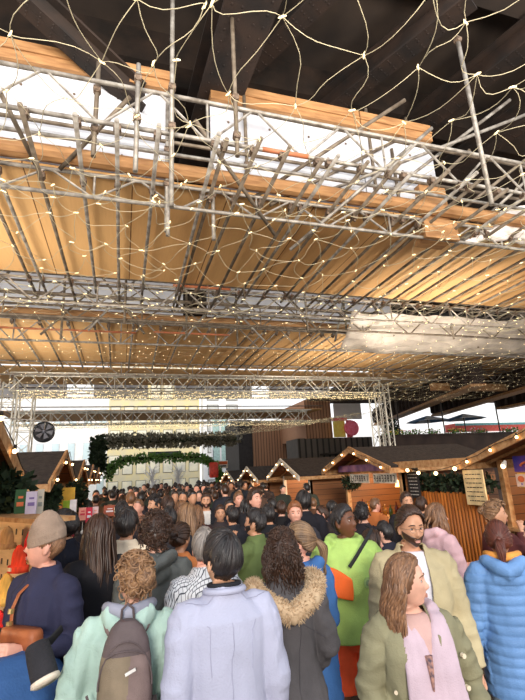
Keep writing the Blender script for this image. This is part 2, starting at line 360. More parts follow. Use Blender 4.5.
PEO = []
def free(p, r): return all((p[0] - a) ** 2 + (p[1] - b) ** 2 > r * r for a, b in PEO)
def seam(o, jk, paths, m, r=.0018, name='seam'):
    from mathutils.bvhtree import BVHTree
    vs = [v.co.copy() for v in jk.data.vertices]; t = BVHTree.FromPolygons(vs, [tuple(p.vertices) for p in jk.data.polygons])
    for path in paths:
        pts = []
        for (a, b) in zip(path, path[1:]):
            for k in range(14):
                p = V(a).lerp(V(b), k / 13); h = t.find_nearest(p)
                if h[0] is not None: pts.append(h[0] + h[1] * .0008)
        g = MB(); g.tube(pts, r, 5); obj(name, g, m, o)
def person(label, u, v, depth, yaw, top, bottom=('trousers', (40, 42, 50)), hair=('short', 'black'), sk='fair', sex='m', head=(0, 0, 0), arms=('down', 'down'), q=1, group=None,
           H=None, face=True, beard=None, hx=0, hoff=.018, extra=(), shoes=(40, 36, 36), foot=None, hem=None):
    """q 0 near, 1 middle, 2 far. head=(yaw,pitch,roll) degrees. top=dict. Returns the person object."""
    P = at(u, v, depth)
    if H is None: H = P[2] - hoff
    if q > 0:
        for k_ in range(1, 24):
            if free(P, .40): break
            d2 = depth + .12 * ((k_ + 1) // 2) * (1 if k_ % 2 else -1)
            za_, zb_ = at(u, v, d2)[2], at(u, v + 10, d2)[2]; v2 = v + (H + hoff - za_) / (zb_ - za_) * 10; P = at(u, v2, d2)
    PEO.append((P[0], P[1]))
    s = H / 1.735
    vx = (.0062, .010, .018)[q]
    a = math.radians(yaw); ca, sa = math.cos(a), math.sin(a)
    # the head may sit off the body's own axis: hx metres to image right
    loc = V((P[0] - hx, P[1], 0))
    lx, ly = hx * ca, -hx * sa     # world x offset into body frame
    W = .166 if sex == 'm' else .150
    W *= top.get('wide', 1)
    NP = V((lx * .75, ly * .75 - .005, 1.49))
    HM = Matrix.Translation(NP) @ Matrix.Rotation(math.radians(head[0]), 4, 'Z') @ Matrix.Rotation(math.radians(-head[1]), 4, 'X') @ Matrix.Rotation(math.radians(head[2]), 4, 'Y') @ Matrix.Translation(V((lx * .25, .018 + ly * .25, .128))) @ Matrix.Diagonal((.92, .94, .975, 1))
    SM = Matrix.Scale(s, 4)
    def lean(p):
        t = max(0, (p[2] - 1.0) / .5); return V((p[0] + lx * .6 * t, p[1] + ly * .6 * t, p[2] + .022 * min(1, max(0, (p[2] - 1.25) / .12))))
    AR = []
    for i, sg in ((0, -1), (1, 1)):   # arms[0] = the person's left (local -X)
        k = arms[i]; e, w = ARMS[k] if isinstance(k, str) else k
        sh = V((sg * W, -.005, 1.405)); AR.append((lean(sh), lean((e[0] * sg * (W / .178) ** .7, e[1], e[2])), lean((w[0] * sg, w[1], w[2])), sg))
    hipw = .088 if sex == 'm' else .092
    st = foot or ((-.02, .0), (.02, .03))
    LG = []
    for i, sg in ((0, -1), (1, 1)):
        LG.append((V((sg * hipw, 0, .90)), V((sg * (hipw + .01) + st[i][0] * .5, .015 + st[i][1] * .5, .49)), V((sg * (hipw + .015) + st[i][0], -.015 + st[i][1], .085)), sg))
    # ---------------- body
    b = MB()
    bw = 1 if sex == 'm' else .9
    T = [(.80, .10, .08, 0), (.88, .155, .10, 0), (.96, .160, .105, 0), (1.06, .132 * bw, .09, .005), (1.18, .148 * bw, .10, .01), (1.30, .160 * bw, .105, .008), (1.38, .150 * bw, .088, 0), (1.43, .11, .065, -.008), (1.46, .06, .05, -.01), (1.48, .05, .048, -.008)]
    b.rings([(*lean((0, yo, z)), rx, ry) for z, rx, ry, yo in T])
    nk = HM @ V((0, -.022, -.09))
    b.tube([(lx * .6, ly * .6 - .012, 1.40), NP + V((0, -.008, .0)), nk], [.062, .054, .053] if sex == 'm' else [.055, .045, .045], 16)
    h0 = b.n; head_mesh(b, *((56, 44) if q == 0 else (36, 28) if q == 1 else (20, 16)), sex=sex); b.xf(HM, h0)
    for sh, e, w, sg in AR:
        b.tube([sh, sh.lerp(e, .5), e, e.lerp(w, .4), w], [.036, .040, .036, .036, .025], 12); b.ball(sh + V((-sg * .01, 0, -.012)), .036)
        hand(b, w, e, sg)
    for h, k, an, sg in LG:
        b.tube([h, h.lerp(k, .5), k, k.lerp(an, .35), an], [.082, .070, .052, .053, .036], 14)
        b.tube([an + V((0, -.035, -.03)), an + V((0, .05, -.045)), an + V((0, .16, -.058))], [.032, .035, .022], 10, squash=1)
    if q == 0 or face == 'detail': pass
    b.xf(SM)
    me = voxel(b, vx * (1 if q else 1), 1 if q == 0 else 1)
    o = link('person', me, skin(sk), None, label, 'person', group, None, loc); o.rotation_euler[2] = a
    # ---------------- face parts
    HS = SM @ HM
    if face and q < 2:
        for sg in (-1, 1):
            m = MB(); m.ball((sg * .031, .0750, .006), (.0135, .009, .0062), 10, 8); m.ball((sg * .031, .0810, .006), (.0068, .0042, .0060), 10, 6, 1); m.xf(HS)
            obj('eye', m, [mat('eye_white', (196, 182, 172), .3, var=.02), mat('iris', (48, 32, 24), .25, var=.1)], o, smooth=True)
            m = MB(); m.tube([(sg * x, yy, z) for x, yy, z in ((.013, .0935, .029), (.026, .0915, .0315), (.040, .083, .029), (.050, .073, .023))], [.0028, .0038, .0034, .0018], 6); m.xf(HS)
            obj('eyebrow', m, hairmat(hair[1] if hair[1] != 'grey' else 'brown'), o, smooth=True)
        m = MB(); m.ball((0, .0925, -.061), (.021, .0055, .0038), 12, 6); m.ball((0, .0915, -.069), (.018, .0055, .0045), 12, 6); m.xf(HS)
        obj('lips', m, mat('lips_' + ('dark' if sk == 'dark' else 'pink'), (118, 66, 56) if sk == 'dark' else (208, 150, 136), .5), o, smooth=True)
    if beard:
        from mathutils.bvhtree import BVHTree
        bv = BVHTree.FromPolygons([v.co.copy() for v in me.vertices], [tuple(p.vertices) for p in me.polygons]); m = MB(); vs = []
        for sgx in range(26):
            for jj in range(9):
                az = -1.36 + 2.72 * sgx / 25; tp_ = -.44 + .34 * min(1, abs(az) / 1.3); el = tp_ + (-1.03 + .26 * abs(az) / 1.3 - tp_) * jj / 8
                d = azel(az, el); hit = bv.ray_cast(HS @ V((0, 0, 0)), (HS.to_3x3() @ d).normalized())
                p = hit[0] if hit[0] is not None else HS @ V((d.x * .07, d.y * .09, d.z * .11)); nn_ = (HS.to_3x3() @ d).normalized()
                edge = min(sgx, 25 - sgx, jj, 8 - jj); mouth = abs(az) < .17 and abs(el + .60) < .09
                t = ((.0045 + .002 * noise.noise(p * 90)) if edge > 0 and not mouth else -.005) * s
                vs.append(p + nn_ * t)
        fs = [(i * 9 + j, i * 9 + j + 1, (i + 1) * 9 + j + 1, (i + 1) * 9 + j) for i in range(25) for j in range(8)]
        m.add(vs, fs); b0 = m.n
        m.tube([(x, .099 - abs(x) * .35, -.049 - abs(x) * .35) for x in (-.03, -.018, -.007, .007, .018, .03)], [.001, .0025, .003, .003, .0025, .001], 6)
        m.xf(HS, b0); obj('beard', m, hairmat(beard), o, smooth=True)
    # ---------------- hair
    if hair[0] != 'none':
        hk = dict(hair[2]) if len(hair) > 2 else {}
        n = hk.pop('n', (340, 110, 0)[q])
        hm = hair_mesh(hair[0], n if q < 2 else (24 if hair[0] in ('long', 'wavy', 'curly', 'curlylong', 'pony') else 0), random.random(), fine=q == 0, r=hk.pop('r', (.0042, .0065, .012)[q]), **hk)
        hm.xf(HS); obj('hair', hm, hairmat(hair[1]), o, smooth=True)
    # ---------------- top garment
    e = top.get('e', .022); col = top['col']; hz = top.get('hem', .84); fl = top.get('flare', 0); nm = top.get('name', 'jacket')
    def torso(mb, e, hz, nz=1.485, arms=True, slv=1.0, ee=None):
        ee = e if ee is None else ee
        R0 = [(.60, .19, .135, 0), (.75, .182, .128, 0), (.88, .168, .120, 0), (.97, .165, .118, 0), (1.08, .146 * (1.04 if sex == 'm' else .94), .105, .004), (1.20, .160 * (1.05 if sex == 'm' else .95), .115, .010), (1.30, .176 * W / .17, .120, .008), (1.37, .172 * W / .17, .106, 0), (1.415, .140 * W / .17, .085, -.006), (1.45, .085, .065, -.010), (nz, .064, .060, -.012)]
        def interp(z):
            for r0, r1 in zip(R0, R0[1:]):
                if z <= r1[0]: t = max(0, (z - r0[0]) / (r1[0] - r0[0])); return [r0[i] + (r1[i] - r0[i]) * t for i in range(4)]
            return R0[-1]
        zs = [z for z in np.linspace(hz, 1.30, 14)] + [1.37, 1.415, 1.45, nz]
        rg = []
        for z in zs:
            _, rx, ry, yo = interp(z); t = max(0, (1.0 - z) / .4) * fl; c = lean((0, yo, z)); ef = e if z < 1.4 else e * .6
            rg.append((c.x, c.y, c.z, rx + ef + t, ry + ef + t * .7))
        mb.rings(rg, 28, p=2.25)
        if arms:
            for sh, el, w, sg in AR:
                w2 = el.lerp(w, slv)
                mb.tube([sh + V((-sg * .07, 0, -.005)), sh + V((-sg * .03, 0, -.008)), sh + V((0, 0, -.018)), sh.lerp(el, .14), sh.lerp(el, .3), sh.lerp(el, .62), el, el.lerp(w2, .5), w2], [.028 + ee * .8, .043 + ee * .8, .050 + ee * .85, .054 + ee * .95, .056 + ee, .051 + ee, .048 + ee * .9, .043 + ee * .8, .036 + ee * .6], 16)
                mb.ball(el, .047 + ee * .9)
    g = MB(); torso(g, e, hz, slv=top.get('slv', .97)); 
    if top.get('hood'):
        hc = lean((0, -.085, 1.455))
        R_ = top.get('hoodr', 1.0)
        g.tube([lean(p) for p in ((-.095 * R_, .045, 1.455), (-.115 * R_, -.02, 1.475), (-.10 * R_, -.085, 1.475), (-.045, -.135 * R_, 1.445), (0, -.15 * R_, 1.42), (.045, -.135 * R_, 1.445), (.10 * R_, -.085, 1.475), (.115 * R_, -.02, 1.475), (.095 * R_, .045, 1.455))], [.02, .032, .040, .050, .054, .050, .040, .032, .02], 12)
        g.ball(lean((0, -.12, 1.37)), (.10 * R_, .05, .075))
    elif top.get('collar', True):
        g.tube([lean((.068 * math.sin(t), .060 * math.cos(t) - .012, 1.474 + .016 * (1 - math.cos(t)) / 2)) for t in np.linspace(.35, 2 * PI - .35, 14)], .017, 8)
    g.xf(SM)
    me = voxel(g, vx * 1.15, 5 if q == 0 else 3)
    A = getv(me); Nn = getn(me); amp = top.get('amp', .008 if q == 0 else .006); puff = top.get('puff', 0); R1 = random.random() * 50
    if q < 2:
        dd = np.zeros(len(A))
        for i, p in enumerate(A):
            arm = 1 if abs(p[0]) > (W + .045) * s else 0
            n1 = noise.noise(V((p[0] * 7 + R1, p[1] * 7, p[2] * (3.2 if not arm else 12))))
            n2 = noise.noise(V((p[0] * 16, p[1] * 16 + R1, p[2] * (9 if not arm else 26))))
            dd[i] = amp * ((1 - abs(n1) * 3.0) * .8 + .6 * n2 - .3)
            if puff: dd[i] += .009 * (abs(math.sin((p[2] + .012 * n1) / puff * PI)) ** .5 - .7) * (p[2] < 1.42 * s)
        A += Nn * dd[:, None]; setv(me, A)
    tm = top.get('mat') or mat('cloth_%d_%d_%d' % col, col, top.get('rough', .85), var=top.get('var', .10), scale=5, bump=.3 if q < 2 else 0, bscale=120, spec=.25, rgb2=None)
    if top.get('open'):
        import bmesh
        gap = top['open']; bm = bmesh.new(); bm.from_mesh(me)
        kill = [f for f in bm.faces if (lambda c: c.y > .02 and abs(c.x - lx * .6 * max(0, (c.z / s - 1) / .5)) < gap[0] + (gap[1] - gap[0]) * max(0, (c.z / s - .8) / .65) and c.z > hz * s - .05)(f.calc_center_median())]
        bmesh.ops.delete(bm, geom=kill, context='FACES'); bmesh.ops.delete(bm, geom=[f for f in bm.faces if f.calc_center_median().z < hz * s + .004], context='FACES')
        bm.to_mesh(me); bm.free(); me.update()
        me = evald(me, [('SOLIDIFY', dict(thickness=.008, offset=-1))])
        me.polygons.foreach_set('use_smooth', [True] * len(me.polygons))
    jk = link(nm, me, tm, o)
    if top.get('under'):
        g = MB(); torso(g, .008, .84, 1.455, arms=False); g.xf(SM); me = voxel(g, vx * 1.2, 2)
        link('shirt', me, mat('cloth_%d_%d_%d' % top['under'], top['under'], .9, var=.06, bump=.2, bscale=90), o)
    if top.get('fur'):
        m = MB(); fc = top['fur']; R = random.Random(5)
        path = [lean(p) for p in ((-.16, .05, 1.42), (-.195, -.03, 1.44), (-.185, -.11, 1.43), (-.12, -.185, 1.385), (0, -.215, 1.335), (.12, -.185, 1.40), (.17, -.11, 1.45), (.18, -.03, 1.47), (.14, .05, 1.45))]
        m.tube(path, [.03, .042, .048, .05, .05, .05, .048, .042, .03], 12)
        for i in range(4200):
            t = R.uniform(0, 7.999); k = int(t); c = path[k].lerp(path[k + 1], t - k); ax = (path[k + 1] - path[k]).normalized(); d = V((R.gauss(0, 1), R.gauss(0, 1), R.gauss(0, 1))); d = (d - ax * d.dot(ax)).normalized()
            p = c + d * .042; q2 = p + (d + ax * R.uniform(-.6, .6) + V((0, 0, -.25))).normalized() * R.uniform(.012, .028); m.tube([p, p.lerp(q2, .5) + V((0, 0, .003)), q2], [.0026, .002, .0006], 3, cap=False)
        m.xf(SM); obj('fur_trim', m, mat('fur', (222, 196, 162), .8, rgb2=(166, 132, 98), scale=20, island=.7), o, 'pale beige fur hood edge', smooth=True)
    if top.get('lining'):
        pass
    # ---------------- bottoms
    kind, bc = bottom[:2]; zend = bottom[2] if len(bottom) > 2 else .10
    g = MB()
    g.rings([(0, 0, z, rx, ry) for z, rx, ry in ((.80, .13, .105), (.86, .168, .118), (.95, .168, .118), (1.02, .155, .108))], 24)
    for h, k, an, sg in LG:
        f = bottom[3] if len(bottom) > 3 else .014
        pts = [h, h.lerp(k, .5), k, k.lerp(an, .5), an]; rad = [.088 + f * .4, .078 + f, .062 + f, .056 + f, .046 + f]
        if kind == 'shorts': pts = [h, h.lerp(k, .45), h.lerp(k, .85)]; rad = [.095, .092 + f, .088 + f]
        g.tube(pts, rad, 16)
    g.xf(SM); me = voxel(g, vx * 1.3, 2)
    if q < 2:
        A = getv(me); Nn = getn(me)
        dd = np.array([.005 * (1 - 2.5 * abs(noise.noise(V((p[0] * 9, p[1] * 9 + R1, p[2] * 7))))) for p in A]); setv(me, A + Nn * dd[:, None])
    link(kind, me, mat('cloth_%d_%d_%d' % bc, bc, .85, var=.12, scale=6, bump=.2, bscale=120), o)
    if kind == 'shorts':
        for h, k, an, sg in LG:
            m = MB(); m.tube([an + V((0, -.005, .16)), an + V((0, 0, .06)), an], [.052, .047, .042], 14); m.xf(SM); obj('sock', m, mat('sock_white', (232, 226, 220), .9, bump=.3), o, smooth=True)
            for hh in (.13, .145):
                pass
    for h, k, an, sg in LG:
        m = MB(); x, y = an.x, an.y
        m.rings([(x, y + .045, .0, .043, .130), (x, y + .045, .02, .047, .136), (x, y + .045, .035, .045, .130), (x, y + .03, .06, .043, .105), (x, y - .002, .10, .044, .058), (x, y - .005, .13, .046, .052)], 18, p=2.3)
        m.rings([(x, y + .045, -.012, .045, .134), (x, y + .045, .012, .049, .139)], 18, 1, p=2.3)
        m.xf(Matrix.Translation((0, 0, .012)) @ SM); obj('shoe', m, [mat('shoe_%d_%d_%d' % shoes, shoes, .6), mat('shoe_sole', (220, 215, 208) if sum(shoes) > 240 else (60, 55, 52), .7)], o, smooth=True)
    for fn in extra: fn(o, HS, SM, lean, AR, jk)
    return o
# ================================================================== materials used around the place
steel = mat('galvanised_tube', (176, 168, 158), .5, .35, var=.18, scale=9, rgb2=(110, 100, 90))
steel_old = mat('weathered_tube', (132, 118, 102), .6, .25, var=.25, scale=7, rgb2=(84, 70, 56))
steel_org = mat('orange_painted_tube', (206, 120, 78), .6, .1, var=.2, scale=9, rgb2=(170, 110, 80))
alu = mat('truss_aluminium', (200, 194, 180), .4, .5, var=.1)
coupler_m = mat('coupler_steel', (120, 100, 84), .6, .4, var=.3, scale=30)
ply = planks('plywood_soffit', (222, 176, 118), (198, 148, 92), 1.22, 'X', .7, .012, (110, 70, 34))
fascia = mat('timber_fascia', (176, 130, 84), .7, var=.2, scale=3, stretch=(1, 6, 6), rgb2=(138, 96, 58), bump=.2)
white_pan = mat('white_panel', (196, 196, 202), .6, var=.05, scale=2)
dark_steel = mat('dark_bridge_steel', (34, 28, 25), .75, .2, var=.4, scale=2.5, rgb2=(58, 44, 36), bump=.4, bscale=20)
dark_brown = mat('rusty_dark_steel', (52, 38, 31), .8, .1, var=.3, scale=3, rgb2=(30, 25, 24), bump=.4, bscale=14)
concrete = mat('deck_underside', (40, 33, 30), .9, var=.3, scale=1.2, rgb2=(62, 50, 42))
felt = mat('roof_felt', (50, 42, 38), .95, var=.25, scale=12, bump=.4, bscale=90)
timber = mat('pale_timber', (192, 150, 104), .65, var=.15, scale=5, stretch=(3, 3, 3), rgb2=(150, 98, 54), bump=.15)
timber_w = mat('white_timber', (214, 204, 190), .6, var=.08)
plankm = planks('cabin_boards', (158, 100, 54), (108, 66, 36), .135, 'Z', .55, .07)
plankd = planks('cabin_boards_dark', (96, 58, 34), (62, 38, 24), .135, 'Z', .6, .07)
bulb_m = emis('festoon_glow', (255, 214, 150), 9)
net_bulb = emis('net_bulb_glow', (255, 230, 176), 1.4)
cable_m = mat('net_cable', (196, 182, 150), .6, var=.05)
socket_m = mat('lamp_socket', (50, 40, 34), .6)

# ================================================================== ground
g = MB(); g.box((-14, -6, -.2), (24, 60, 0))
obj('floor', g, planks('dark_paving', (74, 58, 48), (50, 38, 32), .6, 'Y', .6, .02, (28, 22, 18)), kind='structure')

# ================================================================== bridge above
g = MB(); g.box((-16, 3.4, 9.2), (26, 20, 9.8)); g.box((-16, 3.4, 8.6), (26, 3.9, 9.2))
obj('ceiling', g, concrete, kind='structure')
def hgirder(name, p, q, h, w, m, label):
    p = V(p); q = V(q); t = thing(name, label, 'steel girder', tuple(p)); q = q - p; p = V((0, 0, 0))
    d = q.normalized(); sd = d.cross(V((0, 0, 1))).normalized()
    b = MB(); b.beam(p, q, .03, h); obj('web', b, m, t)
    for z in (-h / 2, h / 2): b = MB(); b.beam(p + V((0, 0, z)), q + V((0, 0, z)), w, .035); obj('flange', b, m, t)
    b = MB(); L = q.length; n = int(L / .16)
    for i in range(n):
        for s_ in (-.35, -.15, .15, .35): b.ball(p + d * (.08 + i * .16) + sd * w * s_ + V((0, 0, -h / 2 - .018)), (.018, .018, .012), 6, 4)
    obj('rivets', b, m, t, kind='stuff'); return t
P0 = atz(180, 150, 7.4)
hgirder('riveted_girder', (1.25, 3.5, 7.5), (.95, 8.5, 7.5), .7, .62, dark_brown, 'dark riveted steel girder running back over the white panels')
a = atz(22, -10, 7.6); c = atz(128, 88, 6.9)
hgirder('diagonal_girder', a, c + (c - a) * .15, .35, .26, dark_steel, 'black diagonal steel member at the upper left behind the light net')
for i, (u0, v0, u1, v1, z) in enumerate(((270, 150, 470, -10, 8.3), (370, 160, 560, 10, 8.3), (420, 190, 600, 60, 8.0), (250, 60, 330, -20, 8.5))):
    hgirder('roof_rib', atz(u0, v0, z), atz(u1, v1, z), .4, .3, dark_brown, ('dark rusty rib slanting behind the top of the light net, ' + ('longest of the four', 'second from the right edge', 'lowest at the right edge', 'shortest, beside the riveted girder')[i]))
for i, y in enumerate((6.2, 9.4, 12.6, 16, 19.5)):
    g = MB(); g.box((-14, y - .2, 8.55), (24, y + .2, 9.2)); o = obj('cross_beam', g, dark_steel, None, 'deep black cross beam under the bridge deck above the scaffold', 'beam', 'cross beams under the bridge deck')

# ================================================================== decks of plywood on the scaffold
XL, XR = -4.6, 18
def bay(y0, y1, z, tag_):
    g = MB(); g.box((XL, y0, z), (XR, y1, z + .03)); obj('ceiling_plywood_' + tag_, g, ply, kind='structure')
    g = MB(); g.tube([(XL, y0 - .105, z + .10), (XR, y0 - .105, z + .10)], .10, 10); obj('edge_timber', g, fascia, None, 'long ochre timber along the front edge of the %s plywood deck' % tag_, 'timber beam')
bay(4.95, 7.95, 5.55, 'near'); bay(10.4, 14.85, 5.55, 'far')
g = MB(); g.box((XL, 15.35, 5.6), (XR, 18.2, 5.63)); obj('ceiling_plywood_last', g, ply, kind='structure')
wl = [(-4.6, -2.2), (-2.18, .5), (1.0, 3.3), (3.32, 4.6)]
names = ('at the left edge', 'left of the riveted girder', 'right of the riveted girder', 'beside the dark gap at right')
for (x0, x1), nn in zip(wl, names):
    g = MB(); g.box((x0, 5.02, 5.62), (x1, 5.07, 7.0))
    o = obj('hoarding_sheet', g, white_pan, None, 'white upright panel behind the near scaffold beam, ' + nn, 'panel')
    g = MB()
    for i in range(int((x1 - x0) / .6) + 1):
        for z in (5.9, 6.7): g.ball((x0 + .25 + i * .6, 5.01, z), (.018, .01, .018), 6, 4)
    obj('bolts', g, coupler_m, o)
    g = MB(); g.box((x0, 4.95, 7.0), (x1, 5.15, 7.3)); g.box((x0, 4.93, 7.14), (x1, 4.95, 7.16))
    obj('upper_timber', g, fascia, None, 'ochre timber beam above the white panel ' + nn, 'timber beam')
for x0, x1, nn in ((-4.6, 1.3, 'left half'), (1.9, 7.2, 'right half')):
    g = MB(); g.box((x0, 10.45, 5.65), (x1, 10.5, 7.0)); obj('hoarding_sheet', g, white_pan, None, 'dim white panel above the far plywood deck, %s' % nn, 'panel')
# wooden prop box in the dark gap at right
a = aty(427, 190, 5.0); g = MB(); g.box((a[0] - .22, 4.9, 5.2), (a[0] + .25, 5.2, 6.1)); g.box((a[0] - .28, 4.85, 5.18), (a[0] + .31, 4.9, 5.5)); obj('timber_packing', g, fascia, None, 'stack of orange timber packing in the dark gap at right', 'timber')

# ================================================================== scaffold
def coupler(mb, p, r=.045):
    p = V(p); mb.tube([p + V((-.035, 0, 0)), p + V((.035, 0, 0))], r, 8); mb.tube([p + V((0, -.035, -.01)), p + V((0, .035, -.01))], r * .9, 8); mb.box(p + V((-.012, -.012, -r - .03)), p + V((.012, .012, r + .03)))
def tube(p, q, m=steel, label=None, group=None, r=.0245, coups=(), name='scaffold_tube'):
    p = V(p); q = V(q); g = MB(); g.tube([(0, 0, 0), q - p], r, 10)
    # hollow open end
    o = obj(name, g, m, None, label, 'scaffold tube', group, None, p, smooth=False)
    for poly in o.data.polygons: poly.use_smooth = len(poly.vertices) == 4
    for c in coups:
        g = MB(); coupler(g, V(c) - p); obj('coupler', g, coupler_m, o)
    return o
def ladder(y, x0, x1, z0, z1, label, m=steel, ym=0, step=.5, org=()):
    t = thing('lattice_beam', label, 'scaffold beam', (x0, y, z0)); o0 = V((x0, y, z0))
    for z in (z0, z1):
        g = MB(); g.tube([V((x0, y, z)) - o0, V((x1, y, z)) - o0], .0245, 10); o = obj('chord', g, m, t, smooth=False)
        for poly in o.data.polygons: poly.use_smooth = len(poly.vertices) == 4
    g = MB(); x = x0; k = 0
    while x < x1 - step:
        a, b = (z0, z1) if k % 2 == 0 else (z1, z0)
        g.tube([V((x, y, a)) - o0, V((x + step * .9, y, b)) - o0], .015, 6)
        if k % 4 == 3: g.tube([V((x + step * .95, y, z0)) - o0, V((x + step * .95, y, z1)) - o0], .015, 6)
        x += step; k += 1
    obj('lattice', g, m, t)
    return t
def hy(u, v, z): return atz(u, v, z)
ladder(4.04, -3.6, 12.5, 5.5, 6.0, 'nearest lattice scaffold beam, crossing in front of the white panels', step=.55)
ladder(4.95, -4.4, 12.9, 5.22, 5.52, 'lattice scaffold beam along the front edge of the near plywood', step=.5)
ladder(7.95, -4.5, 13, 5.02, 5.45, 'lattice scaffold beam along the rear edge of the near plywood', step=.5)
ladder(8.5, -4.5, 13, 4.95, 5.4, 'lattice scaffold beam hanging in the gap just beyond the near plywood', step=.6, m=steel_old)
ladder(10.3, -4.5, 17.5, 5.0, 5.5, 'lattice scaffold beam along the front edge of the far plywood', step=.55)
ladder(14.2, -4.5, 17.5, 5.1, 5.5, 'lattice scaffold beam along the rear edge of the far plywood', step=.55)
ladder(9.4, -4.5, 13, 5.5, 6.0, 'grimy lattice beam in the middle of the gap between the decks', step=.7, m=steel_old)
# orange painted stretches
a = aty(262, 147, 4.04); b = aty(308, 156, 4.04)
tube((a[0], 4.035, 5.5), (b[0], 4.035, 5.5), steel_org, 'orange painted sleeve on the lower chord of the nearest lattice beam', r=.028)
for x0, x1, y, z, lab in ((-4.5, -2.1, 7.9, 5.46, 'orange tube at the left end of the rear plywood edge'), (.8, 1.9, 7.9, 5.47, 'orange tube near the middle of the rear plywood edge'), (-3, .2, 10.28, 5.26, 'rusty orange tube in front of the far deck, left part'), (.6, 2.4, 10.28, 5.3, 'rusty orange tube in front of the far deck, centre part')):
    tube((x0, y, z), (x1, y, z), steel_org, lab)
# cross tubes on the white panels
tube((-4.6, 4.9, 6.12), (6.5, 4.9, 6.12), steel_old, 'long grey green tube crossing the middle of the near white panels')
tube((-4.4, 4.7, 5.78), (9.5, 4.7, 5.78), steel, 'long pale tube crossing the foot of the near white panels')
tube((.3, 4.5, 6.45), (7.5, 4.5, 6.38), steel_old, 'long tube crossing high behind the nearest lattice beam')
# joists under the near plywood
JX = [-3.55, -3.1, -2.62, -2.2, -1.62, -1.45, -1.01, -.54, -.16, .24, .84, .95, 1.28, 1.62, 2.05, 2.2, 2.62, 3.0, 3.21, 3.62, 4.05, 4.2, 4.65, 5.1, 5.3, 5.75, 6.2, 6.6, 7.05, 7.5, 7.9, 8.4, 8.9, 9.4, 9.9, 10.5, 11.1, 11.7]
R = random.Random(3)
for i, x in enumerate(JX):
    y0 = 3.95 - R.uniform(.02, .25); y1 = 8.2 + R.uniform(0, .9); zz = 5.43 - R.choice((0, .05)); dx = R.uniform(-.05, .05)
    m = steel_old if R.random() < .5 else steel
    tube((x, y0, zz), (x + dx, y1, zz - .02), m, 'scaffold tube running back under the near plywood deck', 'tubes under the near plywood deck', coups=[(x, 4.04, 5.46), (x + dx * .3, 4.95, 5.42), (x + dx, 7.95, 5.42)])
x = -4.2; 
while x < 17:
    y0 = 10.1 - R.uniform(0, .3); m = steel_old if R.random() < .35 else steel
    tube((x, y0, 5.44), (x + R.uniform(-.08, .08), 14.6, 5.42), m, 'scaffold tube running back under the far plywood deck', 'tubes under the far plywood deck', coups=[(x, 10.3, 5.42)])
    x += R.choice((.52, .56, .6, .3)) + .02
x = -4.2
while x < 17:
    tube((x, 15.7, 5.5), (x, 18.4, 5.5), steel, 'scaffold tube under the last plywood strip beyond the lighting truss', 'tubes under the last plywood strip'); x += .6
# upright tubes, from the photo: (u, v top, v bottom, Y)
UP = [(172, -25, 207, 3.93, 'tallest pale upright tube, left of the riveted girder'), (137, 64, 172, 3.9, 'upright tube third left of the tall pale upright'), (96, 62, 157, 4.15, 'upright tube in front of the left white panels'),
      (167, 92, 232, 4.9, 'upright tube just behind the tall pale upright'), (234, -20, 156, 3.9, 'upright tube on the right side of the riveted girder'), (213, 165, 240, 5.0, 'short upright stub under the plywood edge, centre'),
      (168, 186, 236, 4.9, 'short upright stub under the plywood edge, left of centre'), (245, 60, 180, 4.95, 'thin dark upright behind the girder edge'), (397, 150, 222, 5.0, 'upright in front of the dark gap at right'),
      (415, 120, 235, 5.1, 'dark upright at the right end of the white panels'), (371, 110, 190, 5.0, 'dark upright near the right end of the white panels')]
for u, v0, v1, y, lab in UP:
    a = aty(u, (v0 + v1) / 2, y); z0 = aty(u, v1, y)[2]; z1 = aty(u, v0, y)[2]
    tube((a[0], y, z0), (a[0], y, z1), steel if 'pale' in lab or 'stub' in lab else steel_old, lab, coups=[(a[0], y, z) for z in (5.5, 6.0) if z0 < z < z1])
a = aty(462, 40, 3.7); b = aty(492, 205, 3.7); tube((b[0], 3.7, b[2]), (b[0], 3.7, a[2]), steel, 'tall upright tube at the upper right in front of the beam', r=.029, coups=[(b[0], 3.7, a[2] - .02)])
# rakers and braces: pixel ends with a Y for each
BR = [(130, 97, 4.1, 60, 169, 4.9, steel_old), (195, 120, 4.1, 275, 235, 5.1, steel_old), (525, 115, 4.2, 330, 190, 5.0, steel), (432, 128, 4.2, 290, 250, 5.2, steel), (405, 100, 4.0, 250, 200, 5.0, steel_old),
      (510, 100, 4.2, 372, 205, 5.1, steel), (470, 150, 4.3, 400, 215, 5.1, steel_old), (270, 205, 5.0, 420, 128, 5.0, steel_old), (0, 92, 4.1, 36, 165, 4.9, steel_old), (525, 160, 4.3, 430, 235, 5.2, steel_old), (560, 150, 4.3, 455, 245, 5.3, steel)]
for i, (u0, v0, y0, u1, v1, y1, m) in enumerate(BR):
    tube(aty(u0, v0, y0), aty(u1, v1, y1), m, 'slanting brace tube tied across the near scaffold beams', 'slanting braces of the near scaffold')
for i in range(16):  # braces in the gap between decks
    x = -3.6 + i * .95 + R.uniform(-.2, .2); y = 8.4 + R.uniform(0, 1.6)
    tube((x, y, 4.98), (x + R.choice((-.9, .9, .5)), y + R.uniform(-.4, .4), 6.2), steel if i % 2 else steel_old, 'slanting brace in the gap between the two plywood decks', 'braces between the decks')
for i in range(12):
    x = -3.8 + i * 1.25; y = 8.45 + (i % 3) * .6
    tube((x, y, 4.85), (x, y, 7.6), steel_old, 'upright tube in the gap between the two plywood decks', 'uprights between the decks')
for i, (y, z) in enumerate(((9.0, 5.45), (9.8, 5.35), (9.2, 6.1), (10.1, 6.0))):
    tube((-4.5, y, z), (12.5, y, z), steel_old, 'long cross tube in the gap between the decks, ' + ('lowest and nearest', 'lowest and farthest', 'upper near one', 'upper far one')[i])

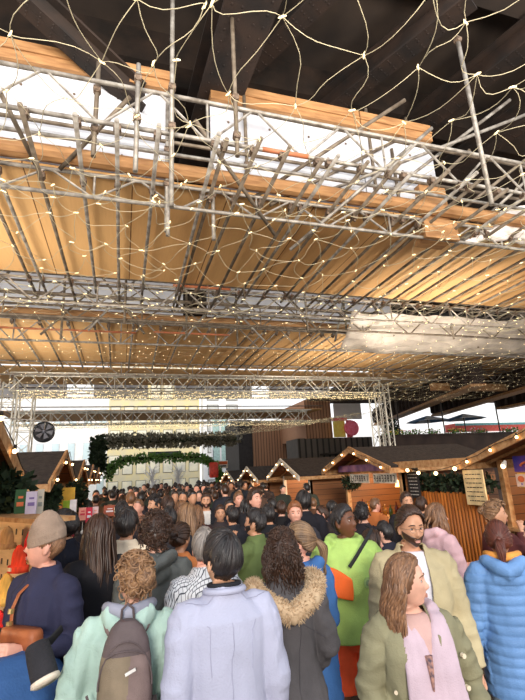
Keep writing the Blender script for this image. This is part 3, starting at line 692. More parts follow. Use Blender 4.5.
# ================================================================== lighting trusses
def truss(p, q, w, h, label, group=None, m=alu, n=None, rc=.025, name='box_truss'):
    """four chords with lattice on each side between p and q (centre line)"""
    p = V(p); q = V(q); d = (q - p); L = d.length; d.normalize(); up = V((0, 0, 1)) if abs(d.z) < .9 else V((0, 1, 0)); sd = d.cross(up).normalized(); up = sd.cross(d).normalized()
    t = thing(name, label, 'truss', tuple(p), group); c = [sd * a * w / 2 + up * b * h / 2 for a, b in ((-1, -1), (1, -1), (1, 1), (-1, 1))]
    for k in c:
        g = MB(); g.tube([k, k + d * L], rc, 8); obj('chord', g, m, t)
    n = n or max(2, round(L / max(w, h) / .9)); g = MB()
    for i in range(n):
        for j in range(4):
            a, b = c[j], c[(j + 1) % 4]
            if i % 2: a, b = b, a
            g.tube([a + d * L * i / n, b + d * L * (i + 1) / n], rc * .5, 5, cap=False)
            if i % 3 == 0: g.tube([c[j] + d * L * i / n, c[(j + 1) % 4] + d * L * i / n], rc * .5, 5, cap=False)
    obj('lattice', g, m, t); return t
za, zb = 4.72, 5.28
truss((-3.3, 15, 5.0), (9.6, 15, 5.0), .5, .56, 'nearest box truss spanning the whole hall, wrapped in small lights')
truss((-2.85, 15, .02), (-2.85, 15, 4.7), .42, .42, 'lattice tower at the left end of the nearest truss')
truss((-3.5, 15.6, .02), (-3.5, 15.6, 5.2), .42, .42, 'second lattice tower standing behind the left one')
truss((9.2, 15, .02), (9.2, 15, 4.7), .42, .42, 'lattice tower at the right end of the nearest truss')
truss((9.75, 15.5, .02), (9.75, 15.5, 5.2), .4, .4, 'second lattice tower beside the right one')
z = aty(120, 418, 20)[2]
truss((-4.2, 20, z), (8.5, 20, z), .5, .5, 'second box truss further down the hall')
z3 = aty(120, 434, 26)[2]
# foliage beam and green column, arch of garland
def foliage(mb, path, rad, n, rnd, leaf=.05):
    R = random.Random(rnd); path = [V(p) for p in path]; k = len(path) - 1
    for i in range(n):
        t = R.uniform(0, k - 1e-3); j = int(t); c = path[j].lerp(path[j + 1], t - j)
        d = V((R.gauss(0, 1), R.gauss(0, 1), R.gauss(0, 1))).normalized(); p = c + d * rad * R.uniform(.5, 1.1)
        e = (d + V((R.gauss(0, .6), R.gauss(0, .6), R.gauss(0, .6)))).normalized(); s_ = e.orthogonal().normalized(); s_ = Matrix.Rotation(R.uniform(0, 6), 3, e) @ s_
        L = leaf * R.uniform(.7, 1.5); w = L * .32
        mb.add([p, p + e * L * .5 + s_ * w + d * w * .2, p + e * L, p + e * L * .5 - s_ * w + d * w * .2], [(0, 1, 2, 3)])
leaf_g = mat('garland_green', (120, 164, 84), .6, rgb2=(70, 112, 54), scale=9, island=.7); leaf_d = mat('dark_foliage', (44, 62, 36), .7, rgb2=(22, 32, 20), scale=9, island=.7); leaf_haze = mat('hazed_foliage', (150, 142, 120), .7, rgb2=(84, 80, 66), scale=9, island=.7)  # foliage beam leaves are greyed and lightened in colour to imitate haze
stem_m = mat('garland_wire', (50, 60, 36), .7)
def garland(name, label, path, rad, n, lm, seed, leaf, cat='garland', group=None, loc=None):
    t = thing(name, label, cat, tuple(path[0]), group); o0 = V(path[0]); pp = [V(p) - o0 for p in path]
    g = MB(); g.tube(pp, rad * .45, 8); obj('stem', g, stem_m, t)
    g = MB(); foliage(g, pp, rad, n, seed, leaf); obj('leaves', g, lm, t, kind='stuff'); return t
y = 22; ctl = [(108, 477), (112, 467), (122, 461), (140, 458.5), (160, 457.5), (180, 457), (196, 457.5), (207, 460), (214, 465), (219, 474), (221, 488)]
garland('garland_arch', 'bright green garland arch across the aisle in front of the far building', [aty(u, v, y) for u, v in ctl], .16, 2600, leaf_g, 2, .13)
a = aty(100, 441, 25); b = aty(236, 439, 25)
garland('foliage_beam', 'long dark foliage covered beam above the green arch', [V(a).lerp(V(b), t / 8) for t in range(9)], .33, 3600, leaf_haze, 4, .16, 'garland')
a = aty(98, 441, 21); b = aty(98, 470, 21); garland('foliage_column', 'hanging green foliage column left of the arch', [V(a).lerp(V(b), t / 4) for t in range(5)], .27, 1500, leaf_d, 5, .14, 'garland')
a = aty(148, 452, 24); b = aty(181, 456, 24); g = MB(); g.box((a[0], 24, b[2]), (b[0], 24.1, a[2])); g.box((a[0] + .05, 23.97, b[2] + .05), (b[0] - .05, 24, a[2] - .05), 1); obj('hanging_board', g, [mat('board_dark', (52, 56, 60), .6), mat('board_teal', (92, 108, 112), .6)], None, 'dark teal board hanging above the green arch', 'board')
# round fan on the left tower
c = V(aty(44, 432, 13.2)); t = thing('round_fan', 'dark round ventilator hanging beside the left lattice tower', 'fan', tuple(c))
MX = Matrix.Rotation(.5, 4, 'Y') @ Matrix.Rotation(1.25, 4, 'X')
g = MB(); g.tube([(0, 0, -.07), (0, 0, .07)], [.27, .27], 24, cap=False); g.tube([(0, 0, -.08), (0, 0, -.06)], .265, 24); g.xf(MX); obj('drum', g, mat('fan_black', (44, 44, 50), .5), t)
g = MB()
for i in range(6): a = i * PI / 3; g.slab([(0, 0, .03), (.22 * math.cos(a), .22 * math.sin(a), .04), (.22 * math.cos(a + .6), .22 * math.sin(a + .6), .07), (0, 0, .04)], (0, 0, .008))
g.ball((0, 0, .06), .05, 10, 6); g.xf(MX); obj('blades', g, mat('fan_grey', (84, 84, 92), .5), t)
g = MB(); g.tube([(0, 0, 0), (0, .1, .3), (-1.5, 1.6, .6)], .02, 8); obj('bracket', g, steel, t)

# ================================================================== plastic sheets
def sheet(label, u0, u1, vt, vb, y0, y1, seed, nu=60, nv=22, zt=5.35):
    m = MB(); vs = []; R1 = seed * 3.7
    a = aty(u0, vt[0], y0); b = aty(u1, vt[1], y0); c = aty(u0 - 20, vb[0], y1); d = aty(u1, vb[1], y1)
    for i in range(nu + 1):
        s_ = i / nu
        for j in range(nv + 1):
            t = j / nv; p = V(a).lerp(V(b), s_).lerp(V(c).lerp(V(d), s_), t)
            sag = -.28 * math.sin(PI * t) * (.6 + .4 * math.sin(s_ * 9 + seed))
            p.z += sag + .10 * noise.noise(V((s_ * 9 + R1, t * 3, 0))) + .05 * noise.noise(V((s_ * 30, t * 8 + R1, 0)))
            if i == 0: p.x += .0
            vs.append(p)
    fs = [(i * (nv + 1) + j, (i + 1) * (nv + 1) + j, (i + 1) * (nv + 1) + j + 1, i * (nv + 1) + j + 1) for i in range(nu) for j in range(nv)]
    m.add(vs, fs); o = obj('plastic_sheet', m, sheet_m, None, label, 'plastic sheet', smooth=True)
    md = o.modifiers.new('t', 'SOLIDIFY'); md.thickness = .006
sheet_m = mat('milky_polythene', (196, 182, 168), .4, var=.12, scale=3, alpha=.82, bump=.3, bscale=12, spec=.6)
sheet('milky plastic sheet sagging across below the far deck at right', 352, 545, (312, 322), (350, 357), 8.3, 9.7, 1)
c = V(aty(500, 228, 5.0)); m = MB(); m.tube([V(aty(462, 244, 5.0)), V(aty(476, 240, 5)), V(aty(490, 236, 5)), V(aty(505, 226, 5)), V(aty(525, 224, 5)), V(aty(550, 222, 5))], [.03, .06, .12, .26, .32, .32], 24, squash=.5)
me = voxel(m, .025, 4); A = getv(me); Nn = getn(me); A += Nn * np.array([.09 * noise.noise(V((p[0] * 3, p[1] * 6, p[2] * 5))) + .05 * noise.noise(V((p[0] * 4, p[1] * 20, p[2] * 14))) for p in A])[:, None]; setv(me, A)
link('plastic_bundle', me, mat('white_polythene', (226, 214, 206), .4, var=.05, spec=.5), None, 'bundled white plastic sheet hanging at the right edge under the scaffold', 'plastic sheet')

# ================================================================== net lights
def net(label, x0, x1, y0, y1, z, cell, seed, indiv, zf=None, wr=.0026):
    R = random.Random(seed); nx = max(2, int(round((x1 - x0) / cell))); ny = max(2, int(round((y1 - y0) / cell)))
    t = thing('light_net', label, 'light net', (x0, y0, z)); pts = {}
    for i in range(nx + 1):
        for j in range(ny + 1):
            X = (x0 + (i + (.5 if j % 2 else 0)) * cell) + R.uniform(-.22, .22) * cell - x0; Yy = j * cell * .98 + R.uniform(-.2, .2) * cell
            zz = -.05 + R.uniform(-.05, .03) - .10 * math.sin(PI * min(1, max(0, Yy / (y1 - y0)))) * (1 if indiv else .8)
            if zf: zz += zf(X + x0, Yy + y0)
            pts[i, j] = V((X, Yy, zz))
    g = MB()
    def seg(a, b):
        m_ = a.lerp(b, .5) + V((R.uniform(-.06, .06), R.uniform(-.06, .06), R.uniform(-.06, -.01))) * cell / .35
        c2 = m_ * 2 - a.lerp(b, .5); w1 = V((R.uniform(-.03, .03), R.uniform(-.03, .03), 0)) * cell / .35
        g.tube([a * (1 - t) ** 2 + c2 * 2 * t * (1 - t) + b * t * t + w1 * math.sin(t * 6.283) for t in ((0, .15, .3, .45, .6, .75, .88, 1) if indiv else (0, .3, .6, 1))], wr, 4 if indiv else 3, cap=False)
    for (i, j), p in pts.items():
        if (i, j + 1) in pts: seg(p, pts[i, j + 1])
        k = i + 1 if j % 2 else i - 1
        if (k, j + 1) in pts: seg(p, pts[k, j + 1])
        if (i + 1, j) in pts and R.random() < .5: seg(p, pts[i + 1, j])
    obj('cable', g, cable_m, t)
    gb = MB(); proto = None
    for p in pts.values():
        if indiv:
            if proto is None:
                b = MB(); b.tube([(-.022, 0, 0), (-.008, .003, 0), (.014, 0, 0), (.022, 0, 0)], [.003, .0065, .0055, .002], 8); proto = obj('bulb', b, net_bulb, t); proto.location = p; proto.rotation_euler[2] = R.uniform(0, 6)
            else:
                o = proto.copy(); COL.objects.link(o); o.parent = t; o.location = p; o.rotation_euler[2] = R.uniform(0, 6)
        else:
            gb.ball(p, .0075 if cell > .3 else .012, 6, 4)
            for _ in range(2 if cell < .3 else 0): gb.ball(p + V((R.uniform(-.5, .5), R.uniform(-.5, .5), -.02)) * cell, .011, 5, 4)
    if not indiv: obj('bulbs', gb, net_bulb, t, kind='stuff')
k = 0
LB = {}
for iy, (ya, yb) in enumerate(((.6, 3.4), (3.4, 6.2))):
    for ix, (xa, xb) in enumerate(((-2.8, .2), (.2, 3.2), (3.2, 6.2), (6.2, 9.2))):
        if iy == 0 and ix == 3: continue
        lab = 'cable net with warm bulbs strung overhead, %s panel %s' % ((('left', 'second', 'third', 'right')[ix]), ('nearest the camera' if iy == 0 else 'under the front of the near plywood'))
        net(lab, xa, xb, ya, yb, 4.35, .37, 20 + ix + 4 * iy, True, wr=.0024)
for iy, (ya, yb, zz, cl) in enumerate(((6.2, 9.0, 4.45, .40), (9.0, 12, 4.5, .42), (12, 14.7, 4.5, .40))):
    for ix, (xa, xb) in enumerate(((-3.8, .2), (.2, 4.2), (4.2, 8.2), (8.2, 12.4))):
        if iy == 0 and ix == 3: xb = 11.4
        net('fine light net, %s, hung %s' % (('leftmost', 'second from left', 'third from left', 'rightmost')[ix], ('under the rear of the near plywood', 'under the gap', 'under the far deck')[iy]), xa, xb, ya, yb, zz, cl, 60 + ix + 5 * iy, False, wr=.0013)
net('dense light net draped along the nearest truss', -3.0, 9.0, 14.55, 15.5, 4.72, .17, 91, False, wr=.003)
net('dense light net draped along the second truss', -4, 8.5, 19.4, 20.6, 4.3, .22, 92, False, wr=.003)
net('swag of net lights sweeping down towards the right cabins', 1.5, 10, 16.0, 20.5, 4.35, .31, 93, False, zf=lambda x, y: -.55 * math.exp(-((x - 4 - (20 - y) * .6) / 2.2) ** 2), wr=.003)

# ================================================================== wooden market cabins
def cabin(side, xf, y0, y1, ze, zp, dep, label, wallm=None, bulbs=4, bright=35, hatch=(.12, .88), counter=1.0, light_z=1.85, barge=None):
    """side -1: cabin lies to the left of its front plane xf, +1 to the right"""
    wallm = wallm or plankm; barge = barge or timber; s_ = side; ym = (y0 + y1) / 2; xb = xf + s_ * dep
    t = thing('market_cabin', label, 'market stall', (xf, ym, 0)); o0 = V((xf, ym, 0))
    def put(name, mb, m, par=t, lab=None):
        mb.xf(Matrix.Translation(-o0)); return obj(name, mb, m, par, lab)
    yi0, yi1 = y0 + .22, y1 - .22
    g = MB(); g.box((xf, yi0, 0), (xb, yi0 + .04, ze)); put('side_wall', g, wallm)
    g = MB(); g.box((xf, yi1 - .04, 0), (xb, yi1, ze)); put('side_wall', g, wallm)
    g = MB(); g.box((xb - s_ * .04, yi0 + .04, 0), (xb, yi1 - .04, ze)); put('back_wall', g, wallm)
    g = MB(); g.box((xf, yi0 + .04, 0), (xf + s_ * .04, yi1 - .04, counter - .04)); put('front_wall', g, wallm)
    g = MB(); g.box((xf - s_ * .12, yi0, counter - .04), (xf + s_ * .45, yi1, counter)); put('counter', g, timber)
    g = MB(); g.box((xf, yi0, ze - .12), (xf + s_ * .07, yi1, ze)); put('lintel', g, timber)
    for yy in (yi0, yi1 - .09): g = MB(); g.box((xf - s_ * .02, yy, 0), (xf + s_ * .07, yy + .09, ze)); put('post', g, barge)
    g = MB(); x_ = xf + s_ * .03; g.slab([(x_, y0 + .15, ze), (x_, y1 - .15, ze), (x_, ym, zp - .07)][:3] + [(x_, ym, zp - .07)], (s_ * .03, 0, 0)); put('gable', g, wallm)
    ov = .42; xo = xf - s_ * ov
    sl = (zp - ze) / (ym - y0)
    for ya, yb in ((y0, ym), (y1, ym)):
        za_ = ze - .02
        g = MB(); g.slab([(xo, ya, za_), (xb + s_ * .15, ya, za_), (xb + s_ * .15, yb, zp), (xo, yb, zp)], (0, 0, .045)); put('roof', g, felt)
        g = MB(); g.slab([(xo + s_ * .03, ya, za_ - .012), (xb, ya, za_ - .012), (xb, yb, zp - .012), (xo + s_ * .03, yb, zp - .012)], (0, 0, .01)); put('roof_lining', g, wallm)
        g = MB(); e = V((0, yb - ya, zp - za_)).normalized(); g.slab([V((xo, ya, za_ - .07)) - e * .12, V((xo, yb, zp - .07)), V((xo, yb, zp + .06)), V((xo, ya, za_ + .06)) - e * .12], (-s_ * .035, 0, 0)); put('bargeboard', g, barge)
        g = MB(); g.slab([V((xf, ya, za_ - .05)), V((xf, yb, zp - .06)), V((xf, yb, zp - .015)), V((xf, ya, za_ - .015))], (-s_ * .05, 0, 0)); put('rafter', g, timber)
        for i in range(bulbs // 2 + 1):
            tt = (i + .25) / (bulbs / 2 + .8); p = V((xo - s_ * .07, ya, za_ - .02)).lerp(V((xo - s_ * .07, yb, zp - .02)), tt)
            g = MB(); g.tube([p + V((0, 0, .02)), p + V((0, 0, .055))], .014, 8); bs = put('bulb_socket', g, socket_m)
            g = MB(); g.ball(p, .019, 10, 8); put('bulb', g, bulb_m, bs)
        g = MB(); pa = V((xo - s_ * .065, ya, za_ + .03)); pb = V((xo - s_ * .065, yb, zp + .03)); g.tube([pa.lerp(pb, q / 8) - V((0, 0, .03 * math.sin(q * PI / 4) ** 2)) for q in range(9)], .005, 4); put('bulb_cable', g, socket_m)
    for yy in (y0, y1): g = MB(); g.beam((xo, yy, ze - .07), (xb, yy, ze - .07), .05, .09); put('eaves_beam', g, timber)
    l = bpy.data.lights.new('cabin_lamp', 'POINT'); l.energy = bright; l.color = (1, .72, .42); l.shadow_soft_size = .12; lo = bpy.data.objects.new('cabin_lamp', l); COL.objects.link(lo); lo.location = (xf + s_ * dep * .4, ym, light_z)
    return t
XLF = -1.32
cabin(-1, XLF - .05, 1.9, 5.05, 2.06, 2.62, 2.0, 'nearest left market cabin with steep timber gable, hat display in front', wallm=plankd, bulbs=4, bright=40)
LL = [(6.6, 9.7, 'second left market cabin, brown felt roof with bright bulbs on its gable'), (10.5, 13.3, 'third left market cabin with glowing orange gable'), (14.1, 16.9, 'fourth left market cabin, small dark gable'), (17.8, 20.6, 'farthest left market cabin with twin lit gable boards')]
for i, (a, b, lab) in enumerate(LL): cabin(-1, XLF, a, b, 2.02, 2.46, 1.7, lab, bulbs=2, bright=60, wallm=plankm)
XRF = 5.25
cabin(1, XRF + .32, 3.2, 6.05, 2.02, 2.40, 2.4, 'nearest right market cabin with broad timber gable at the picture edge', bulbs=4, bright=40, counter=1.05)
RR = [(7.55, 10.35, 'second right market cabin with bulb lit gable and drinks hatch'), (11.6, 14.2, 'third right market cabin with dark gable and pale bargeboards'), (14.9, 17.4, 'fourth right market cabin with small dark gable'), (18.2, 20.6, 'farthest right market cabin beside the red lantern')]
RZ = [(350, 450, 2.0, 2.40), (281, 460, 1.88, 2.33), (247, 468, 1.8, 2.2), (227, 473, 1.76, 2.12)]
for i, (a, b, lab) in enumerate(RR): cabin(1, aty(RZ[i][0], RZ[i][1], (a + b) / 2)[0] + .42, a, b, RZ[i][2], RZ[i][3], 2.2, lab, bulbs=4, bright=70, barge=timber if i == 0 else timber_w)

# third scaffold bay beyond the truss, seen small
g = MB(); g.box((-5, 20.7, 4.95), (9.5, 24.4, 4.98)); obj('ceiling_plywood_third', g, ply, kind='structure')
for x0, x1, nn in ((-5, -2.2, 'left'), (-1.2, .9, 'second'), (2.0, 5.4, 'third'), (6.2, 9.2, 'right')):
    g = MB(); g.box((x0, 19.0, 5.25), (x1, 19.05, 5.95)); obj('hoarding_sheet', g, white_pan, None, 'small white panel above the second truss, %s of four' % nn, 'panel')
for k in range(14):
    x = -4.6 + k * 1.0; tube((x, 20.4, 4.9), (x, 24.6, 4.9), steel, 'far scaffold tube under the third plywood bay', 'tubes under the third plywood bay')
for k, (y, z) in enumerate(((18.9, 5.2), (18.9, 5.6), (18.9, 6.0), (20.6, 5.1))): tube((-5, y, z), (9.5, y, z), steel_old, 'far cross tube above the second truss, %s' % ('lowest', 'middle', 'upper', 'rear')[k])
# ================================================================== setting behind
def facade(name, label, x0, x1, y, z0, z1, wallm, frame, pane, nx, nz, dep=1.2, frac=.75):
    t = thing(name, label, 'building', ((x0 + x1) / 2, y, 0)); o0 = V(((x0 + x1) / 2, y, 0))
    g = MB(); g.box(V((x0, y, z0)) - o0, V((x1, y + dep, z1)) - o0); obj('wall', g, wallm, t)
    dx = (x1 - x0) / nx; dz = (z1 - z0) / nz
    for i in range(nx):
        for j in range(nz):
            a = V((x0 + dx * (i + .5 - frac / 2), y - .04, z0 + dz * (j + .5 - frac / 2))) - o0; b = V((x0 + dx * (i + .5 + frac / 2), y + .02, z0 + dz * (j + .5 + frac / 2))) - o0
            g = MB(); g.box(a, b); w = obj('window', g, frame, t)
            g = MB(); q = dx * .04
            g.box(a + V((q, -.02, q)), b + V((-q, -.05, -q)) ); obj('pane', g, pane, w)
    return t
wh = mat('white_render', (232, 230, 228), .8, var=.05, scale=1.5); whb = mat('pale_blue_glass', (196, 214, 220), .2, var=.1, scale=.8)
yel = mat('pale_yellow_stone', (224, 206, 150), .8, var=.12, scale=1.2, rgb2=(206, 196, 170)); gy = mat('window_frame_grey', (120, 116, 108), .6); cream = mat('cream_pane', (236, 226, 196), .4, var=.12, scale=.9, rgb2=(200, 196, 180))
a = aty(106, 480, 42); b = aty(200, 480, 42)
b_first = b[0]
facade('building', 'cream yellow gridded building closing the hall beyond the green arch', a[0], b[0], 42, 0, 13, yel, gy, cream, 7, 6)
a = aty(196, 480, 40); b = aty(244, 480, 40)
a[0] = b_first + .02
facade('building', 'white louvred building to the right of the cream yellow one', a[0], b[0], 40, 0, 13, wh, gy, mat('louvre_pane', (190, 190, 186), .5), 2, 14, frac=.6)
a = aty(-40, 480, 46); b = aty(108, 480, 46)
facade('building', 'pale white building behind the left cabins and tower', a[0], b[0], 46, 0, 9.5, wh, mat('pale_frame', (196, 198, 202), .6), whb, 9, 3, frac=.5)
a = aty(212, 450, 36); b = aty(229, 450, 36); g = MB(); g.box((a[0], 36, 2.6), (b[0], 36.3, 6.4)); o = obj('glazed_screen', g, mat('mint_glass', (178, 206, 198), .3, var=.1), None, 'pale mint glazed screen in front of the white building', 'screen')
for k in range(3): g = MB(); x = a[0] + (b[0] - a[0]) * k / 2; g.box((x - .06, 35.92, 2.6), (x + .06, 36.0, 6.4)); obj('mullion', g, wh, o)
# blossom / white sculpture behind far crowd
R = random.Random(11)
for k, (u, lab) in enumerate(((152, 'frosted white tree with bare branches beyond the far crowd, left one'), (178, 'frosted white tree with bare branches beyond the far crowd, right one'))):
    p = aty(u, 485, 30); t = thing('frosted_tree', lab, 'tree', (p[0], 30, 0)); g = MB(); m = mat('frosted_branch', (214, 208, 202), .7, var=.1)
    g.tube([(0, 0, 0), (.05, 0, 1.4), (0, .05, 2.4)], [.12, .09, .05], 8); obj('trunk', g, m, t); g = MB()
    for i in range(70):
        z = R.uniform(1.2, 2.4); a_ = R.uniform(0, 6.28); L = R.uniform(.4, 1.1); p0 = V((0, 0, z)); p1 = p0 + V((math.cos(a_) * L * .6, math.sin(a_) * L * .6, L * .7)); g.tube([p0, p0.lerp(p1, .5) + V((0, 0, .08)), p1], [.022, .014, .006], 4)
    obj('branches', g, m, t)
p = aty(214, 480, 21.5); t = thing('paper_lantern', 'red hanging lantern at the right foot of the green arch', 'lantern', (p[0], 21.5, 2.25)); g = MB(); g.tube([(0, 0, -.35), (0, 0, -.3), (0, 0, .3), (0, 0, .35)], [.16, .22, .22, .16], 14); obj('shade', g, mat('lantern_red', (214, 74, 60), .5), t, smooth=True)
g = MB(); g.tube([(0, 0, .35), (0, 0, .9)], .01, 5); obj('cord', g, socket_m, t)
a = aty(216, 461, 22.5); b = aty(228, 468, 22.5); g = MB(); g.box((a[0], 22.5, b[2]), (b[0], 22.56, a[2])); g.box((a[0] + .03, 22.47, (a[2] + b[2]) / 2), (b[0] - .03, 22.5, a[2] - .03), 1); g.box((a[0] + .08, 22.48, b[2] + .08), (b[0] - .1, 22.5, b[2] + .14), 2)
obj('shop_sign', g, [mat('sign_white', (226, 216, 206), .6), mat('sign_orange', (206, 96, 50), .6), mat('sign_ink', (60, 50, 60), .6)], None, 'white and orange sign board above the farthest right cabin', 'sign')

# brown ribbed building at the right
brib = planks('brown_ribbed_cladding', (178, 130, 96), (146, 104, 76), .18, 'X', .7, .2, (70, 46, 30))
a = aty(240, 460, 27); b = aty(302, 460, 27); z1 = aty(270, 424, 27)[2]
g = MB(); g.box((a[0] + .9, 27, 0), (b[0], 31, z1 + .2)); obj('wall_ribbed_brown', g, brib, kind='structure')
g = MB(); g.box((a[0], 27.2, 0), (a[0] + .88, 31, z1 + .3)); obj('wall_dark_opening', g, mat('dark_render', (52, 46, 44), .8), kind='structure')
a = aty(304, 402, 23); b = aty(333, 437, 23); g = MB(); g.box((a[0], 23, b[2] - .05), (b[0], 27, a[2] + .1)); obj('wall_upper_brown', g, brib, kind='structure')
a = aty(300, 438, 22.8); b = aty(362, 460, 22.8); g = MB(); g.box((a[0], 23.2, 0), (b[0] + 1, 25, a[2])); obj('wall_grey_fence', g, planks('grey_upright_boards', (120, 110, 100), (70, 64, 58), .35, 'X', .7, .3, (44, 40, 38)), kind='structure')
def panel(name, lab, cat, u0, v0, u1, v1, y, m, th=.06):
    a = aty(u0, v0, y); b = aty(u1, v1, y); g = MB(); g.box((a[0], y, b[2]), (b[0], y + th, a[2])); return obj(name, g, m, None, lab, cat), a, b
panel('poster', 'yellow poster panel with red top edge behind the right cabins', 'poster', 333, 420, 346, 437, 22.5, mat('poster_yellow', (250, 226, 110), .6, rgb2=(246, 206, 90)))
o, a, b = panel('poster', 'pink poster panel beside the yellow one', 'poster', 346, 420, 353, 437, 22.5, mat('poster_red', (248, 104, 104), .6))
c = V(aty(352, 428, 22.3)); g = MB(); g.tube([(0, 0, 0), (0, .12, 0)], .42, 28); g.xf(Matrix.Rotation(0, 4, 'X')); obj('round_sign', g, mat('disc_pink', (255, 130, 160), .6, rgb2=(250, 96, 116)), None, 'bright pink round sign overlapping the posters', 'sign', loc=c)
panel('poster_strip', 'red banner strip above the yellow poster', 'banner', 331, 418, 347, 420.5, 22.45, mat('poster_red', (248, 104, 104), .6))
panel('pale_screen', 'white sheet stretched above the pink and yellow posters', 'screen', 333, 402, 362, 419, 24, wh)
# terrace at the right: parapet, plants, parasols
PY = 16.6
a = aty(384, 437, PY); b = aty(560, 437, PY)
g = MB(); g.box((a[0], PY, 0), (b[0] + 4, PY + .35, a[2])); g.box((a[0] - .1, PY - .05, a[2]), (b[0] + 4, PY + .4, a[2] + .08))
obj('wall_terrace', g, mat('dark_brown_wall', (58, 44, 38), .8, var=.2, scale=2), kind='structure')
ztop = a[2] + .08
g = MB(); g.box((a[0], PY + .35, ztop - .5), (b[0] + 4, PY + 9, ztop - .42)); obj('floor_terrace', g, concrete, kind='structure')
for k, u in enumerate((398, 443, 498)):
    p = aty(u, 420, PY + .2); g = MB(); g.tube([(0, 0, 0), (0, 0, 3.4)], .03, 8); obj('railing_post', g, socket_m, None, 'thin dark upright post on the terrace wall, %s' % ('left one', 'middle one', 'right one')[k], 'post', loc=(p[0], PY + .2, ztop))
fl = [(396, 'small flowering planter bush on the terrace wall beside the lattice tower'), (412, 'yellow flowered planter bush on the terrace wall'), (432, 'pink and white flowered planter bush on the terrace wall'), (456, 'leafy planter bush between the two right terrace posts'), (478, 'low green planter bush on the terrace wall near the right post'), (510, 'planter bush at the far right end of the terrace')]
for k, (u, lab) in enumerate(fl):
    p = aty(u, 436, PY + .9); t = thing('planter_bush', lab, 'plant', (p[0], PY + .9, ztop - .42)); g = MB(); g.box((-.45, -.15, 0), (.45, .15, .35)); obj('planter', g, timber, t)
    g = MB(); foliage(g, [(-.4, 0, .45), (.4, 0, .45)], .2, 260, k, .09); obj('leaves', g, leaf_g, t, kind='stuff')
    g = MB(); 
    for i in range(26): g.ball((R.uniform(-.45, .45), R.uniform(-.2, .1), R.uniform(.45, .72)), .03, 6, 4)
    obj('flowers', g, mat('flower_%d' % (k % 3), ((230, 200, 80), (230, 180, 190), (235, 225, 215))[k % 3], .6), t, kind='stuff')
for k, (u, v, lab) in enumerate(((427, 416, 'blue and white parasol on the terrace, left one'), (463, 414, 'blue and white parasol on the terrace, right one'))):
    p = aty(u, v, PY + 4); t = thing('parasol', lab, 'parasol', (p[0], PY + 4, ztop - .42)); h = p[2] - ztop + .42; g = MB(); g.tube([(0, 0, 0), (0, 0, h)], .03, 8); obj('pole', g, socket_m, t)
    g = MB()
    for i in range(8): a0 = i * PI / 4; a1 = a0 + PI / 4; g.slab([(0, 0, h), (1.15 * math.cos(a0), 1.15 * math.sin(a0), h - .3), (1.15 * math.cos(a1), 1.15 * math.sin(a1), h - .3), (0, 0, h)], (0, 0, .02), i % 2)
    obj('canopy', g, [mat('parasol_blue', (120, 160, 210), .8), mat('parasol_white', (235, 238, 245), .8)], t)
p = aty(391, 428, PY + 1.9); garland('topiary_bush', 'dark conical bush standing on the terrace beside the tower', [(p[0], PY + 1.9, ztop - .4), (p[0], PY + 1.9, ztop + .25), (p[0], PY + 1.9, ztop + .6)], .32, 1300, leaf_d, 9, .1, 'plant')
a = aty(455, 425, PY + 8); g = MB(); g.box((a[0], 0, 0), (a[0] + 9, 1, .5)); g.box((a[0], -.02, .35), (a[0] + 9, 0, .5), 1); obj('red_awning', g, [mat('awning_red', (206, 84, 70), .7), mat('awning_teal', (110, 170, 170), .7)], None, 'long red awning with teal edge on the building beyond the terrace', 'awning', loc=(0, PY + 8, a[2] - .4))
a = aty(380, 425, 40); g = MB(); g.box((a[0] - 6, 40, -1), (a[0] + 34, 41, a[2] + .3)); obj('building', g, wh, None, 'overexposed white building across from the right terrace', 'building')
# dark soffit and skew concrete beams at right
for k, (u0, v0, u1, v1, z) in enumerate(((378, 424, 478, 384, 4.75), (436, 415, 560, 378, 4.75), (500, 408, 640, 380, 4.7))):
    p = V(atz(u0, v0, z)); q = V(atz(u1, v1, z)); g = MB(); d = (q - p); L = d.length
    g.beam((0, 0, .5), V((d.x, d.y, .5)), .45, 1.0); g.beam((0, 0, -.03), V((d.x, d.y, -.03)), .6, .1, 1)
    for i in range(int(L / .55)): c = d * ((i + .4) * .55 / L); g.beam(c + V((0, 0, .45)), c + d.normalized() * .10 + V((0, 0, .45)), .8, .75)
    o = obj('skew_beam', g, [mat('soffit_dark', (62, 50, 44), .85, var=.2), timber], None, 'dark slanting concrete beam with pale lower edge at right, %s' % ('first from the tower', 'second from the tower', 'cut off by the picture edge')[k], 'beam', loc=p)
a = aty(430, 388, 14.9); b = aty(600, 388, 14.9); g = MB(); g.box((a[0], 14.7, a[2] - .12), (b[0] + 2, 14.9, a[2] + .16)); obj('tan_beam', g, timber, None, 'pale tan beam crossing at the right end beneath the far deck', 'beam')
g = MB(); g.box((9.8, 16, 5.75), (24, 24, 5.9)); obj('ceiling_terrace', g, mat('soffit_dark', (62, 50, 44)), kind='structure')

# ================================================================== festoon on the eaves between right cabins
a = V((XRF - .1, 6.0, 2.02)); b = V((XRF - .3, 7.6, 2.02))
g = MB(); g.beam(a, b + V((0, .1, 0)), .09, .12); obj('eaves_rail', g, timber, None, 'timber rail joining the two nearest right cabins above the slatted fence', 'beam')
t = thing('festoon_string', 'sagging festoon string of bulbs between the two nearest right cabins', 'string light', tuple(a)); g = MB(); g.tube([V((-.12, (b.y - a.y) * k / 10, -.02 - .10 * math.sin(k / 10 * PI))) for k in range(11)], .006, 5); obj('cable', g, socket_m, t)
for k in (1, 4, 7, 9): p = V((-.12, (b.y - a.y) * k / 10, -.07 - .10 * math.sin(k / 10 * PI))); g = MB(); g.ball(p, .03, 10, 8); obj('bulb', g, bulb_m, t)
